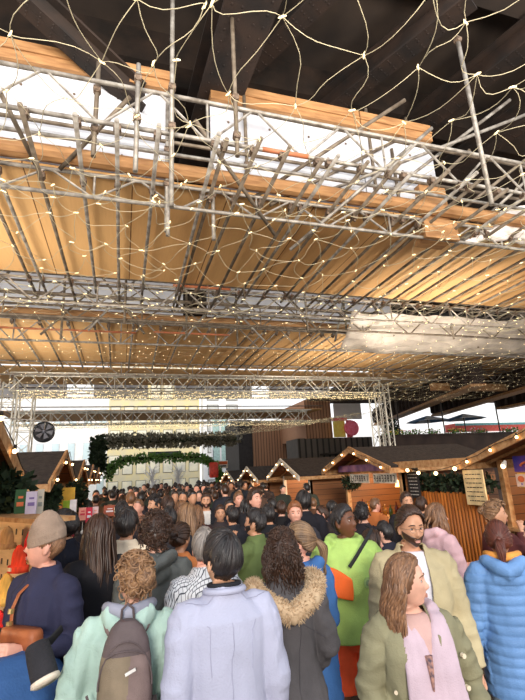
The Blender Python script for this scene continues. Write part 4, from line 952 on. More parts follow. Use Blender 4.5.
# slatted fence
yf0, yf1 = 5.85, 7.72; g = MB(); y = yf0; t = thing('slatted_fence', 'orange brown corrugated slat fence between the two nearest right cabins', 'fence', (XRF + .05, yf0, 0))
n = 0
while y < yf1: g.tube([(0, y - yf0 + .035, 0), (0, y - yf0 + .035, 1.52 + .02 * (n % 2))], .036, 8); y += .078; n += 1
obj('slats', g, mat('slat_orange', (190, 112, 44), .5, rgb2=(132, 70, 28), scale=3, stretch=(8, 8, 1), island=.5), t, smooth=True)
g = MB(); g.box((.03, 0, .4), (.07, yf1 - yf0, .5)); g.box((.03, 0, 1.2), (.07, yf1 - yf0, 1.3)); obj('rail', g, timber, t)
for k, y in enumerate((6.05, 6.4, 6.78, 7.15, 7.5)):
    t = thing('trough_plant', 'dark leafy trough plant on top of the slatted fence, %s' % ('nearest the menu board', 'second from the menu board', 'middle of the five', 'second from the drinks cabin', 'nearest the drinks cabin')[k], 'plant', (XRF + .15, y, 1.55))
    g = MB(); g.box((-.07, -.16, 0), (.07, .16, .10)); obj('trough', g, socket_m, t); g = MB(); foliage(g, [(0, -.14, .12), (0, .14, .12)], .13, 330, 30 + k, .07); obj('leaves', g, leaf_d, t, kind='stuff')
ink = mat('ink_dark', (60, 40, 30), .7)
def board(name, lab, cat, yc, zc, w, h, m, lines=0, inkm=None, x=XRF - .06, title=0, blocks=None):
    t = thing(name, lab, cat, (x, yc, zc)); g = MB(); g.box((0, -w / 2, -h / 2), (.025, w / 2, h / 2)); obj('board', g, m, t)
    if lines:
        g = MB(); R = random.Random(int(yc * 100))
        for i in range(lines):
            z = h / 2 - h * (i + 1) / (lines + 1); y = -w * .4
            while y < w * .36: L = R.uniform(.02, .07); g.box((-.004, y, z - h * .012), (0, min(y + L, w * .4), z + h * .012)); y += L + .018
        obj('lettering', g, inkm or ink, t)
    return t
board('menu_board', 'pale wooden menu board with small dark lines right of the slatted fence', 'menu board', 5.98, 1.63, .42, .52, mat('pale_board', (232, 202, 150), .6), 7)
board('chalkboard', 'black chalkboard price list on the post between fence and drinks hatch', 'chalkboard', 7.55, 1.72, .34, .60, mat('chalk_black', (36, 32, 34), .8), 9, mat('chalk_white', (200, 192, 186), .8))
# hatch signs: pale with unreadable dark capitals
def lettersign(lab, yc, zc, w, h):
    t = thing('hatch_sign', lab, 'sign', (XRF - .2, yc, zc)); g = MB(); g.box((0, -w / 2, -h / 2), (.02, w / 2, h / 2)); obj('board', g, mat('sign_cream', (240, 232, 214), .6), t)
    g = MB(); n = 8; R = random.Random(int(yc * 77))
    for i in range(n):
        y0 = w / 2 - w * (i + .65) / (n + .3) - .02; q = w / n * .55; hh = h * .28
        g.box((-.004, y0, -hh), (0, y0 + q * .28, hh))
        for z in (-hh, 0, hh):
            if R.random() < .65: g.box((-.004, y0, z - h * .05), (0, y0 + q, z + h * .05))
        if R.random() < .5: g.box((-.004, y0 + q * .75, -hh), (0, y0 + q, hh))
    obj('lettering', g, ink, t)
lettersign('cream sign with dark capitals over the drinks hatch, farther of the pair', 9.35, 1.78, .86, .19); lettersign('cream sign with dark capitals over the drinks hatch, nearer of the pair', 8.3, 1.78, .86, .19)
pur = mat('purple_banner', (96, 60, 110), .6, rgb2=(190, 130, 150), scale=3)
g = MB(); g.box((0, 0, 0), (.04, 2.4, .14)); obj('banner', g, pur, None, 'long purple and pink banner under the roof edge above the drinks hatch', 'banner', loc=(XRF - .32, 7.7, 1.93))
for k in range(4):
    t = thing('hanging_lamp', 'small glowing amber lamp hanging in the drinks hatch', 'lamp', (XRF + .35, 8.1 + k * .2, 1.58), 'amber lamps in the drinks hatch'); g = MB(); g.tube([(0, 0, .14), (0, 0, .1), (0, 0, 0)], [.015, .03, .06], 12); obj('shade', g, emis('amber_shade', (255, 190, 110), 5), t); g = MB(); g.tube([(0, 0, .14), (0, 0, .3)], .005, 4); obj('cord', g, socket_m, t)
for k, y in enumerate((9.75, 9.9, 10.1)):
    t = thing('hanging_plant', 'trailing green plant under the gable end of the drinks cabin', 'plant', (XRF - .1, y, 1.75), 'plants under the drinks cabin gable'); g = MB(); foliage(g, [(0, 0, 0), (0, 0, -.12)], .12, 200, 50 + k, .06); obj('leaves', g, leaf_d, t, kind='stuff'); g = MB(); g.tube([(0, 0, .25), (0, 0, 0)], .006, 4); obj('hanger', g, socket_m, t)
# posters at the right edge
def flat(name, lab, cat, y0, y1, z0, z1, m, x=XRF + .24, ms=None):
    g = MB(); g.box((0, -(y1 - y0) / 2, -(z1 - z0) / 2), (.03, (y1 - y0) / 2, (z1 - z0) / 2)); return obj(name, g, m, None, lab, cat, loc=(x, (y0 + y1) / 2, (z0 + z1) / 2))
flat('painted_panel', 'blue and purple painted panel with an orange swirl at the right picture edge', 'picture', 4.3, 5.45, 1.84, 2.06, mat('blue_painting', (44, 48, 150), .5, rgb2=(110, 60, 150), scale=4))
o = bpy.data.objects.get('painted_panel'); g = MB(); g.tube([(-.018, .3 + .14 * math.cos(t) * (1 - t / 9), -.03 + .06 * math.sin(t) * (1 - t / 9)) for t in np.linspace(0, 7, 24)], .016, 6); obj('swirl', g, mat('swirl_orange', (226, 110, 60), .5), o)
o = flat('yellow_sign', 'yellow sign with an orange and white picture below the blue panel', 'sign', 4.2, 5.42, 1.62, 1.82, mat('yellow_sign', (240, 190, 90), .5, var=.06))
g = MB(); g.box((-.035, .43, -.085), (-.03, .61, .085)); obj('picture', g, mat('sign_peach', (236, 200, 180), .5), o); g = MB(); g.ball((-.036, .52, .02), (.004, .06, .045), 14, 8); obj('swirl', g, mat('swirl_orange', (226, 110, 60), .5), o); g = MB(); g.ball((-.036, .52, -.05), (.004, .014, .014), 10, 6); obj('dot', g, mat('dot_blue', (60, 60, 160), .5), o)
flat('red_sign', 'red notice at the very right edge under the yellow sign', 'sign', 4.4, 5.03, 1.38, 1.58, mat('red_sign', (206, 64, 44), .5))
g = MB()
for k in range(4): g.box((0, .08 * k, 0), (.03, .08 * k + .05, 1.58))
obj('slat_screen', g, mat('grey_green_slats', (150, 126, 78), .6, var=.2), None, 'grey green upright slats beside the right hatch under the yellow sign', 'screen', loc=(XRF + .23, 4.98, 0))
t = thing('spot_lamp', 'small white spotlight under the nearest right gable', 'lamp', (XRF + .1, 5.45, 2.0)); g = MB(); g.tube([(0, 0, 0), (-.05, 0, -.07)], [.02, .045], 12); obj('head', g, mat('lamp_white', (230, 224, 214), .4), t); g = MB(); g.ball((-.055, 0, -.075), .03, 10, 6); obj('bulb', g, bulb_m, t)

# ================================================================== left cabin dressing
def pt(u, v, dep): return V(at(u, v, dep))
a = pt(8, 521, 3.5); b = pt(52, 521, 3.05)
# pegboard: a plane from a to b, down to the ground
ax = (b - a); ax.z = 0; Lp = ax.length; ang = math.atan2(ax.y, ax.x)
Lp -= .34
t = thing('peg_display', 'pale plywood slotted display board hung with knitted hats on the left', 'display stand', (a.x, a.y, 0), rz=ang)
zt = (a.z + b.z) / 2
pegm = mat('pale_birch', (220, 184, 140), .6, var=.08, scale=5, stretch=(1, 1, 6))
g = MB(); g.box((-.25, 0, 0), (Lp + .3, .03, zt)); obj('panel', g, pegm, t); g = MB(); g.box((-.3, -.1, zt), (Lp + .35, .16, zt + .03)); obj('shelf', g, timber, t)
g = MB()
for i in range(8):
    for j in range(13): g.box((-.16 + i * .11 + (j % 2) * .02, -.004, zt - .10 - j * .11), (-.145 + i * .11 + (j % 2) * .02, .0, zt - .06 - j * .11))
obj('slots', g, socket_m, t)
knit = lambda n, c: mat('knit_' + n, c, .95, var=.15, scale=30, stretch=(1, 1, .3), bump=.5, bscale=140)
patch = mat('hat_patch', (226, 200, 160), .7)
def hat(lab, u, v, dep, w, h, m, pom=False, pcol=None):
    c = pt(u, v, dep); t = thing('knitted_hat', lab, 'hat', tuple(c), 'knitted hats on the display board', rz=ang + .1)
    g = MB(); g.rings([(0, 0, z * h, w * r, .045 * min(1, r * 1.2)) for z, r in ((-.5, .50), (-.42, .53), (-.3, .52), (-.25, .49), (0, .48), (.2, .42), (.36, .30), (.46, .15), (.5, .04))], 24, p=2.6)
    me = voxel(g, .008, 1); A = getv(me); Nn = getn(me); A += Nn * (np.array([.003 * math.sin(p[0] * 220) for p in A]))[:, None]; setv(me, A); link('crown', me, m, t)
    g = MB(); g.rings([(0, 0, -.5 * h, w * .54, .052), (0, 0, -.27 * h, w * .545, .052)], 24, p=2.6); obj('cuff', g, m, t, smooth=True)
    g = MB(); g.box((-.016, -.062, -.42 * h), (.016, -.052, -.30 * h)); obj('patch', g, pcol or patch, t)
    return t
hat('orange red knitted hat with small tag, centre of the display', 19, 558, 3.0, .145, .17, knit('orange_red', (232, 66, 34)))
hat('bright red knitted hat hanging beside the face of the woman in the taupe beanie', 31, 542, 3.1, .12, .17, knit('red', (222, 38, 34)))
hat('mustard yellow knitted hat low on the left of the display', 6, 588, 2.95, .15, .19, knit('mustard', (222, 172, 84)), pcol=mat('patch_green', (80, 130, 90), .7))
hat('bright orange knitted hat below the orange red one', 24, 590, 3.0, .125, .16, knit('orange', (240, 120, 40)), pcol=mat('patch_green', (80, 130, 90), .7))
hat('black knitted hat low beside the orange one', 12, 608, 2.9, .14, .18, knit('black', (34, 30, 32)))
hat('tan knitted hat on the upper left of the display', 7, 537, 3.2, .15, .15, knit('tan', (188, 140, 90)))
hat('red knitted hat cut by the left picture edge, lowest on the display', -1, 624, 2.85, .13, .16, knit('red', (222, 38, 34)))
# small cards, tags, boxes of the left cabins
def card(name, lab, cat, u0, v0, u1, v1, dep, m, th=.02, mark=None):
    c = pt((u0 + u1) / 2, (v0 + v1) / 2, dep); w = abs(u1 - u0) / F * dep; h = abs(v1 - v0) / F * dep; g = MB(); g.box((-w / 2, 0, -h / 2), (w / 2, th, h / 2))
    o = obj(name, g, m, None, lab, cat, loc=c)
    if mark: g = MB(); g.box((-w * .3, -.003, -h * .1), (w * .32, 0, h * .05)); g.box((-w * .2, -.003, h * .18), (w * .25, 0, h * .26)); obj('print', g, mark, o)
    return o
C_ = lambda n, c: mat('card_' + n, c, .7, var=.08)
card('price_card', 'white and lilac poster above the hat display', 'poster', 26, 492, 36, 515, 3.6, C_('lilac', (206, 196, 220)), mark=C_('violet', (130, 110, 170)))
card('green_banner', 'dark green banner with orange patch left of the lilac poster', 'banner', 15, 490, 25, 517, 3.7, C_('green', (50, 92, 60)), mark=C_('orange', (216, 120, 80)))
card('striped_cloth', 'pale striped cloth right of the lilac poster', 'cloth', 37, 490, 43, 517, 3.8, C_('cream', (222, 210, 190)), mark=C_('grey', (160, 160, 150)))
card('yellow_board', 'yellow lit board behind the taupe beanie', 'board', 58, 488, 74, 505, 6.6, C_('yellow', (240, 184, 70)), .05)
card('lime_bag', 'lime green bag standing below the yellow board', 'bag', 63, 501, 70, 511, 6.4, C_('lime', (176, 206, 60)), .1)
card('white_bag', 'white bag beside the lime one', 'bag', 70, 500, 76, 513, 6.3, C_('white', (225, 215, 215)), .1)
card('red_card_pack', 'white and crimson patterned card hanging above the jewellery stand', 'card', 86, 508, 92, 524, 4.6, C_('crimson', (206, 50, 70)), mark=C_('white', (225, 215, 215)))
card('pink_card_pack', 'salmon pink patterned card left of the crimson one', 'card', 79, 508, 86, 520, 4.6, C_('salmon', (232, 150, 130)), mark=C_('crimson', (206, 50, 70)))
card('pale_card_pack', 'pale pink patterned card right of the crimson one', 'card', 92.5, 507, 98, 520, 4.7, C_('pinkpale', (226, 190, 186)), mark=C_('salmon', (232, 150, 130)))
card('gift_box', 'white topped brick red gift box under the far left eaves', 'box', 104, 506, 115, 516, 5.6, C_('brick', (160, 80, 56)), .15, mark=C_('white', (225, 215, 215)))
R = random.Random(21)
cols = [(190, 60, 60), (220, 200, 180), (60, 50, 48), (120, 100, 90), (200, 150, 90), (90, 60, 50), (230, 225, 215), (150, 40, 50), (80, 90, 80)]
t0 = pt(88, 555, 4.6)
t = thing('jewellery_stand', 'dark wire stand of small dangling trinkets left of the long haired woman in black', 'display stand', (t0.x, t0.y, 0)); g = MB(); g.tube([(0, 0, 0), (0, 0, 1.75)], .02, 8)
for z in (1.0, 1.2, 1.4, 1.6): g.tube([(-.22, 0, z), (.22, 0, z)], .008, 6)
obj('frame', g, socket_m, t)
for i in range(40):
    z = (1.0, 1.2, 1.4, 1.6)[i % 4]; x = -.2 + (i // 4) * .044; L = R.uniform(.08, .16); g = MB(); g.tube([(x, -.02, z), (x, -.02, z - L)], .003, 4); g.ball((x, -.02, z - L), (.016, .01, .02), 8, 6); obj('trinket', g, mat('trinket_%d' % (i % 9), cols[i % 9], .4), t)
for k, (u, v, d, s) in enumerate(((8, 500, 3.9, .24), (49, 499, 6.2, .15), (76, 496, 7.5, .2), (2, 496, 3.9, .18))):
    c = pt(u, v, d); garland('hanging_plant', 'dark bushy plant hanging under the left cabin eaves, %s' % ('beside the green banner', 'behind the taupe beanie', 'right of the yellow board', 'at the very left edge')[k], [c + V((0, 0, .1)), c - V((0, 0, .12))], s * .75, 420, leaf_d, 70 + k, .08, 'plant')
# counters of the left cabins: rows of small wares
for ci, (ya, yb) in enumerate(((6.9, 9.4), (10.8, 13.0), (14.4, 16.6))):
    n = 9
    for i in range(n):
        y = ya + (yb - ya) * (i + .5) / n; w = R.uniform(.06, .11); h = R.uniform(.12, .32); g = MB(); g.rings([(0, 0, 0, w * .9, w * .9), (0, 0, h * .75, w, w * .9), (0, 0, h * .85, w * .6, w * .6), (0, 0, h, w * .5, w * .5)], 12, p=3)
        obj('ware_jar', g, mat('ware_%d' % (i % 9), cols[i % 9], .5), None, 'small jar or tin on the counter of the %s left cabin' % ('second', 'third', 'fourth')[ci], 'jar', 'wares on the %s left counter' % ('second', 'third', 'fourth')[ci], loc=(XLF - .15, y, 1.0), smooth=False)
for ci, (ya, yb) in enumerate(((7.9, 10.0), (11.9, 13.9), (15.1, 17.1))):
    for i in range(9):
        y = ya + (yb - ya) * (i + .5) / 9; h = R.uniform(.22, .32); g = MB(); g.rings([(0, 0, 0, .04, .04), (0, 0, h * .6, .04, .04), (0, 0, h * .75, .015, .015), (0, 0, h, .013, .013)], 12)
        obj('bottle', g, mat('bottle_%d' % (i % 3), ((60, 80, 40), (140, 90, 30), (90, 30, 24))[i % 3], .2), None, 'bottle standing in the hatch of the %s right cabin' % ('second', 'third', 'fourth')[ci], 'bottle', 'bottles in the %s right cabin' % ('second', 'third', 'fourth')[ci], loc=(XRF + .12, y, 1.0), smooth=True)

# ================================================================== light
w = bpy.data.worlds.new('world'); SC.world = w; w.use_nodes = True; nt = w.node_tree; bg = nt.nodes['Background']
tc = nt.nodes.new('ShaderNodeTexCoord'); sp = nt.nodes.new('ShaderNodeSeparateXYZ'); nt.links.new(tc.outputs['Generated'], sp.inputs[0])
rp = nt.nodes.new('ShaderNodeValToRGB'); nt.links.new(sp.outputs['Z'], rp.inputs[0]); rp.color_ramp.elements[0].position = 0; rp.color_ramp.elements[0].color = (.95, .93, .90, 1); rp.color_ramp.elements[1].position = .6; rp.color_ramp.elements[1].color = (.78, .88, 1, 1)
nt.links.new(rp.outputs[0], bg.inputs[0]); bg.inputs[1].default_value = 1.15
l = bpy.data.lights.new('sun', 'SUN'); l.energy = 2.0; l.angle = math.radians(14); l.color = (1, .93, .84); so = bpy.data.objects.new('sun', l); COL.objects.link(so)
dirv = V((.28, 1, -.30)).normalized(); so.rotation_euler = dirv.to_track_quat('-Z', 'Y').to_euler()
# added fill spots without fixtures, aimed up to brighten the plywood decks
for x, y, e in ((-2.5, -2.5, 1900), (5.5, -2.5, 1900), (1.5, -2.5, 1900), (-2.4, 6, 500), (6.4, 7, 700), (-2.4, 11.5, 400), (6.6, 11.5, 500)):
    l = bpy.data.lights.new('fill_spot', 'SPOT'); l.energy = e; l.color = (1, .93, .82); l.spot_size = 2.4; l.spot_blend = 1; l.shadow_soft_size = 1.0; lo = bpy.data.objects.new('fill_spot', l); COL.objects.link(lo); lo.location = (x, y, 2.9)
    lo.rotation_euler = V((0, .5, .85)).to_track_quat('-Z', 'Y').to_euler()
SC.view_settings.view_transform = 'Standard'; SC.view_settings.look = 'None'; SC.view_settings.gamma = 1; SC.view_settings.use_curve_mapping = False; SC.view_settings.exposure = 0.35
# ================================================================== the crowd
def T_(col, **k): d = dict(col=col); d.update(k); return d
BLK = (34, 32, 36); NAVY = (44, 46, 66)
def dark(n): return mat('strap_' + n, {'black': (30, 28, 30), 'taupe': (112, 94, 90), 'brown': (150, 84, 48)}[n], .7, bump=.2)

# --- front row
def beanie(o, HS, SM, lean, AR, jk):
    g = MB(); g.rings([(0, -.018 - .10 * max(0, z), z, rx, ry) for z, rx, ry in ((-.005, .088, .106), (.0, .094, .112), (.045, .096, .113), (.055, .091, .108), (.09, .084, .098), (.12, .068, .080), (.145, .048, .056), (.165, .026, .03), (.172, .01, .01))], 40)
    g.xf(HS @ Matrix.Diagonal((.95, .95, 1, 1)) @ Matrix.Translation((0, .0, .018)) @ Matrix.Rotation(-.30, 4, 'X') @ Matrix.Translation((0, .012, 0)))
    me = voxel(g, .005, 2); A_ = getv(me); N_ = getn(me); c0 = HS @ V((0, 0, 0)); A_ += N_ * np.array([.0022 * math.sin(math.atan2(p[1] - c0.y, p[0] - c0.x) * 60) + .004 * noise.noise(V(p) * 14) for p in A_])[:, None]; setv(me, A_)
    link('beanie', me, mat('beanie_taupe', (160, 136, 118), .95, var=.1, bump=.4, bscale=160), o, 'taupe knitted beanie')
def glasses(o, HS, SM, lean, AR, jk):
    g = MB()
    for sg in (-1, 1):
        g.tube([(sg * .031 + .019 * math.cos(t), .097 - .06 * abs(sg * .031 + .019 * math.cos(t)), .004 + .015 * math.sin(t)) for t in np.linspace(0, 2 * PI, 17)],   .0010, 5, cap=False)
        g.tube([(sg * .050, .090, .008), (sg * .074, .06, .006), (sg * .080, -.002, .0)],   .0010, 5)
    g.tube([(-.012, .098, .008), (0, .100, .010), (.012, .098, .008)],   .0010, 5); g.xf(HS); obj('glasses', g, mat('glasses_metal', (120, 100, 84), .3, .8), o)
def blazer_bits(o, HS, SM, lean, AR, jk):
    sm = mat('seam_lavender', (162, 162, 182), .9); s_ = SM[0][0]
    seam(o, jk, [[(0, -.3, 1.44 * s_), (0, -.3, .80 * s_)], [(-.02 , -.2, 1.53 * s_), (-.19 * s_, -.05, 1.50 * s_)], [(.02, -.2, 1.53 * s_), (.19 * s_, -.05, 1.50 * s_)], [(-.17 * s_, -.3, 1.42 * s_), (-.15 * s_, -.3, 1.2 * s_)], [(.17 * s_, -.3, 1.42 * s_), (.15 * s_, -.3, 1.2 * s_)]], sm)
    g = MB(); g.tube([lean((.070 * math.sin(t), .064 * math.cos(t) - .014, 1.492 + .014 * (1 - math.cos(t)) / 2)) for t in np.linspace(0, 2 * PI, 20)], .010, 8, cap=False); g.xf(SM); obj('shirt_collar', g, mat('collar_black', (30, 30, 36), .8), o, 'black inner collar', smooth=True)
    g = MB(); g.tube([lean((.082 * math.sin(t), .070 * math.cos(t) - .018, 1.470 + .012 * (1 - math.cos(t)) / 2)) for t in np.linspace(.6, 2 * PI - .6, 20)], [.006] + [.015] * 18 + [.006], 8, squash=1.3); g.xf(SM); obj('blazer_collar', g, mat('cloth_176_176_196', (176, 176, 196)), o, smooth=True)
def parka_bits(o, HS, SM, lean, AR, jk):
    sm = mat('seam_charcoal', (72, 68, 72), .9); s_ = SM[0][0]
    seam(o, jk, [[(-.10, -.35, 1.25 * s_), (-.09, -.35, .66 * s_)], [(.10, -.35, 1.25 * s_), (.09, -.35, .66 * s_)], [(-.16, -.35, 1.24 * s_), (.16, -.35, 1.24 * s_)]], sm, .0022)
def lining_orange(o, HS, SM, lean, AR, jk):
    g = MB(); g.tube([lean(p) for p in ((-.085, .03, 1.485), (-.10, -.03, 1.51), (-.07, -.085, 1.51), (0, -.105, 1.50), (.07, -.085, 1.51), (.10, -.03, 1.51), (.085, .03, 1.485))], [.014, .024, .026, .028, .026, .024, .014], 12); g.xf(SM)
    obj('hood_lining', g, mat('lining_orange', (226, 150, 70), .85, bump=.3), o, 'orange inner collar of the hood', smooth=True)

A = person('person in a pale lavender grey blazer, straight black hair, back to us', 222, 529, 2.12, 4, T_((176, 176, 196), e=.026, hem=.70, name='blazer', amp=.006, flare=.03, var=.04), hair=('short', 'black', dict(thick=.020)), sk='asian', head=(14, -4, 0), arms=('down', 'down'), q=0, shoes=(30, 28, 28), extra=(blazer_bits,))
m = MB()
def hood_grey(o, HS, SM, lean, AR, jk):
    g = MB(); g.tube([lean(p) for p in ((-.085, .03, 1.47), (-.105, -.04, 1.50), (-.07, -.10, 1.50), (0, -.125, 1.485), (.07, -.10, 1.50), (.105, -.04, 1.50), (.085, .03, 1.47))], [.018, .026, .030, .032, .030, .026, .018], 12); g.xf(SM)
    obj('hood_lining', g, mat('lining_grey', (150, 150, 164), .85, bump=.3), o, 'grey collar of the hood', smooth=True)
B = person('person in a mint green jacket with tied up light brown hair', 137, 552, 2.18, -3, T_((172, 196, 184), e=.036, hem=.62, name='jacket', hood=True, hoodr=.9, amp=.014, flare=.03), hair=('bun', 'lightbrown', dict(thick=.016, volume=1.1, messy=220)), sk='fair', sex='f', head=(26, -6, 0), arms=('wide', 'wide'), q=0, hx=.06, extra=(hood_grey,))
def strapbelt(o, HS, SM, lean, AR, jk): pass
C = person('person in a taupe knitted beanie and navy sweater looking left at the hats', 49, 515, 2.62, 140, T_((50, 50, 74), e=.024, hem=.90, name='sweater', amp=.007), ('trousers', (58, 74, 108)), extra=(beanie,), hair=('short', 'brown', dict(thick=.006)), sk='rosy', sex='f', head=(-46, -4, 0), arms=(((.23, -.02, 1.14), (.15, .235, 1.19)), 'hold'), q=0, hx=.0, hoff=.045)
E0 = person('person in a cream sweater with short black hair, back to us', 127, 508, 3.65, -8, T_((222, 202, 176), e=.03, hem=.85, name='sweater'), hair=('short', 'black', dict(thick=.024)), sk='tan', head=(-10, 0, 0), q=1)
D = person('person with very long dark hair in a long black coat', 101, 515, 3.15, 12, T_(BLK, e=.035, hem=.5, name='coat', flare=.06), hair=('long', 'darkbrown', dict(length=.52, thick=.022)), sex='f', head=(15, 0, 0), q=1, arms=('pocket', 'pocket'))
Fp = person('person with a mop of brown curls in a grey hooded rain jacket', 156, 514, 3.12, 0, T_((84, 86, 84), e=.026, hem=.72, name='rain_jacket', hood=True, rough=.55, amp=.012), hair=('curly', 'darkbrown', dict(thick=.030, volume=1.3, n=420)), sk='fair', head=(-5, 0, 0), q=0)
Gp = person('person in a rust orange coat with a dark messy knot of hair', 180, 522, 3.7, -40, T_((186, 112, 64), e=.03, hem=.6, name='coat'), hair=('bun', 'darkbrown', dict(thick=.02)), sex='f', sk='tan', q=1)
Hp = person('person with long light brown hair over a dark maroon top', 187, 503, 4.9, 0, T_((78, 42, 46), e=.02, name='top'), hair=('long', 'lightbrown', dict(length=.36, thick=.02)), sex='f', q=1)
plaid = mat('cloth_plaid', (206, 204, 206), .85, var=.05)
nt = plaid.node_tree; b_ = nt.nodes['Principled BSDF']; ck = nt.nodes.new('ShaderNodeTexBrick'); tcx = nt.nodes.new('ShaderNodeTexCoord'); nt.links.new(tcx.outputs['Object'], ck.inputs[0]); ck.inputs['Scale'].default_value = 20; ck.inputs['Color1'].default_value = (*lin((214, 212, 214)), 1); ck.inputs['Color2'].default_value = (*lin((196, 196, 200)), 1); ck.inputs['Mortar'].default_value = (*lin((70, 70, 78)), 1); ck.inputs['Mortar Size'].default_value = .03; nt.links.new(ck.outputs[0], b_.inputs['Base Color'])
Ip = person('person with short grey hair in a black and white checked shirt', 204, 519, 3.3, 12, T_((206, 204, 206), e=.026, hem=.8, name='shirt', mat=plaid), hair=('short', 'grey', dict(thick=.012)), sk='rosy', head=(-20, 0, 0), q=1)
Pp = person('person with dark curls in a charcoal parka with fur edged hood', 281, 531, 2.6, -8, T_((88, 84, 86), e=.027, hem=.60, name='parka', amp=.009, flare=.07, fur=True), ('trousers', (40, 38, 42)), hair=('curlylong', 'darkbrown', dict(thick=.026, volume=1.1, n=760, length=.16, r=.0042)), sk='fair', sex='f', arms=('wide', 'akimbo'), q=0, head=(0, -6, 0), extra=(parka_bits,))
Qp = person('person in a cobalt blue hooded jacket with a dark blond ponytail', 300, 521, 3.0, 0, T_((66, 108, 164), wide=.86, e=.024, hem=.66, name='jacket', hood=True, hoodr=.85), ('trousers', (50, 60, 90)), hair=('pony', 'darkblond', dict(length=.22, thick=.02, volume=1.2)), sk='rosy', sex='f', head=(62, -3, 0), arms=('down', ((.19, -.03, 1.13), (.16, .12, 1.0))), q=0)
Tp = person('person in a lime green hoodie and orange red shorts, looking to the right', 342, 503, 3.38, 165, T_((176, 206, 112), e=.036, hem=.86, name='hoodie', hood=True, hoodr=1.0, amp=.010, wide=1.04, rough=.9), ('shorts', (250, 92, 48), .5, .022), hair=('short', 'black', dict(thick=.010, n=420, r=.003)), sk='dark', head=(44, -7, 0), arms=('down', 'down'), q=0, shoes=(50, 60, 66), foot=((.0, .06), (.02, -.04)))
def scarf(o, HS, SM, lean, AR, jk):
    g = MB()
    # two broad tails hanging from the neck down the front
    for sg, zz, x1 in ((-1, .92, -.075), (1, .84, .055)):
        g.tube([(sg * .075, -.03, 1.50), (sg * .082, .06, 1.46), (sg * .070, .115, 1.38), (sg * .060, .150, 1.26), (x1 * .95, .158, 1.1), (x1, .158, zz)], [.032, .040, .058, .070, .078, .080], 16, squash=.33, up=(1, 0, 0))
    g.tube([(-.08, .02, 1.48), (-.06, -.07, 1.50), (0, -.095, 1.50), (.06, -.07, 1.50), (.08, .02, 1.48)], .034, 12); g.xf(SM)
    me = voxel(g, .008, 2); A_ = getv(me); N_ = getn(me); A_ += N_ * np.array([.006 * noise.noise(V((p[0] * 34, p[1] * 20, p[2] * 5))) for p in A_])[:, None]; setv(me, A_)
    link('scarf', me, mat('scarf_pink', (196, 172, 182), .85, var=.05, bump=.3, bscale=160), o, 'pale pink scarf hanging open to the waist')
    for i, z in enumerate((1.30, 1.17, 1.02, .88)):
        g = MB(); g.tube([(-.165, .085, z), (-.170, .102, z)], .011, 12); g.xf(SM); obj('button', g, mat('button_cream', (226, 208, 180), .4), o)
        g = MB(); g.tube([(.165, .085, z), (.172, .102, z)], .009, 12); g.xf(SM); obj('button', g, mat('button_cream', (226, 208, 180), .4), o)
    g = MB(); g.rings([(.02, .178, 1.20, .004, .010), (.018, .172, 1.27, .012, .012), (.015, .150, 1.33, .018, .012)], 12); g.xf(SM); obj('top_print', g, mat('patterned_top', (70, 60, 76), .8, rgb2=(190, 140, 120), scale=60), o)
Xp = person('person with wavy brown hair, pink scarf and open olive jacket', 396, 552, 2.12, 164, T_((138, 132, 104), e=.030, hem=.78, name='jacket', amp=.010, open=(.10, .075), under=(196, 158, 150), flare=.02), ('trousers', (116, 112, 88)), hair=('wavy', 'brown', dict(length=.27, thick=.015, n=460, amin=1.55)), sk='fair', sex='f', head=(66, -2, 0), arms=('pocket', ((.28, -.04, 1.14), (.20, .10, .98))), q=0, hx=-.07, extra=(scarf,))
Wp = person('person with glasses, beard and long dark hair in a beige coat, looking up right', 405, 503, 2.86, 158, T_((186, 170, 134), e=.034, hem=.66, name='coat', amp=.008, open=(.05, .07), under=(222, 218, 226), flare=.02, wide=.97), ('trousers', (70, 84, 110)), hair=('back', 'darkbrown', dict(thick=.018)), sk='tan', head=(14, 8, 0), arms=(((.25, -.03, 1.13), (.27, .06, .86)), 'down'), q=0, beard='darkbrown', extra=(glasses,))
ABp = person('person in a light blue padded jacket with a dark reddish ponytail', 495, 519, 2.95, -34, T_((112, 152, 204), e=.042, hem=.70, name='padded_jacket', hood=True, hoodr=1.05, amp=.006, puff=.055, rough=.5), ('trousers', (168, 188, 206)), hair=('pony', 'auburn', dict(length=.25, thick=.015)), sex='f', sk='tan', head=(-8, -2, 0), q=0, arms=('wide', 'wide'), shoes=(200, 195, 190), extra=(lining_orange,))
Yp = person('person in a pale pink hooded top standing with folded arms by the slatted fence', 433, 502, 4.2, -95, T_((206, 166, 170), e=.042, hem=.80, name='hooded_top', hood=True, amp=.010), ('trousers', (92, 116, 146)), hair=('long', 'brown', dict(length=.16)), sex='f', sk='rosy', head=(-25, 0, 0), arms=('fold', 'fold'), q=1)
AAp = person('person in a maroon jacket with one hand raised to the mouth', 493, 500, 4.25, -108, T_((110, 58, 56), e=.03, name='jacket'), hair=('bun', 'lightbrown', dict(thick=.02, volume=.8, messy=60)), sex='f', sk='tan', head=(-22, -4, 0), arms=('down', 'chin'), q=1)
ACp = person('person in a dark green jacket cut by the right picture edge', 533, 516, 3.9, 60, T_((34, 52, 44), e=.03, name='jacket'), hair=('short', 'darkbrown'), q=1, arms=('bent', 'bent'))
Up = person('dark haired person in profile between the lime hoodie and beige coat', 369, 528, 3.75, -118, T_((110, 66, 56), e=.025, name='top'), hair=('long', 'darkbrown', dict(length=.2)), sex='f', sk='rosy', q=1)
Op = person('bearded person in an olive green jacket with a hand at the chin', 254, 508, 4.1, 48, T_((98, 112, 66), e=.03, name='jacket', collar=True), hair=('short', 'black', dict(thick=.02)), sk='tan', head=(8, -6, 0), arms=('chin', 'down'), q=1, beard='black')
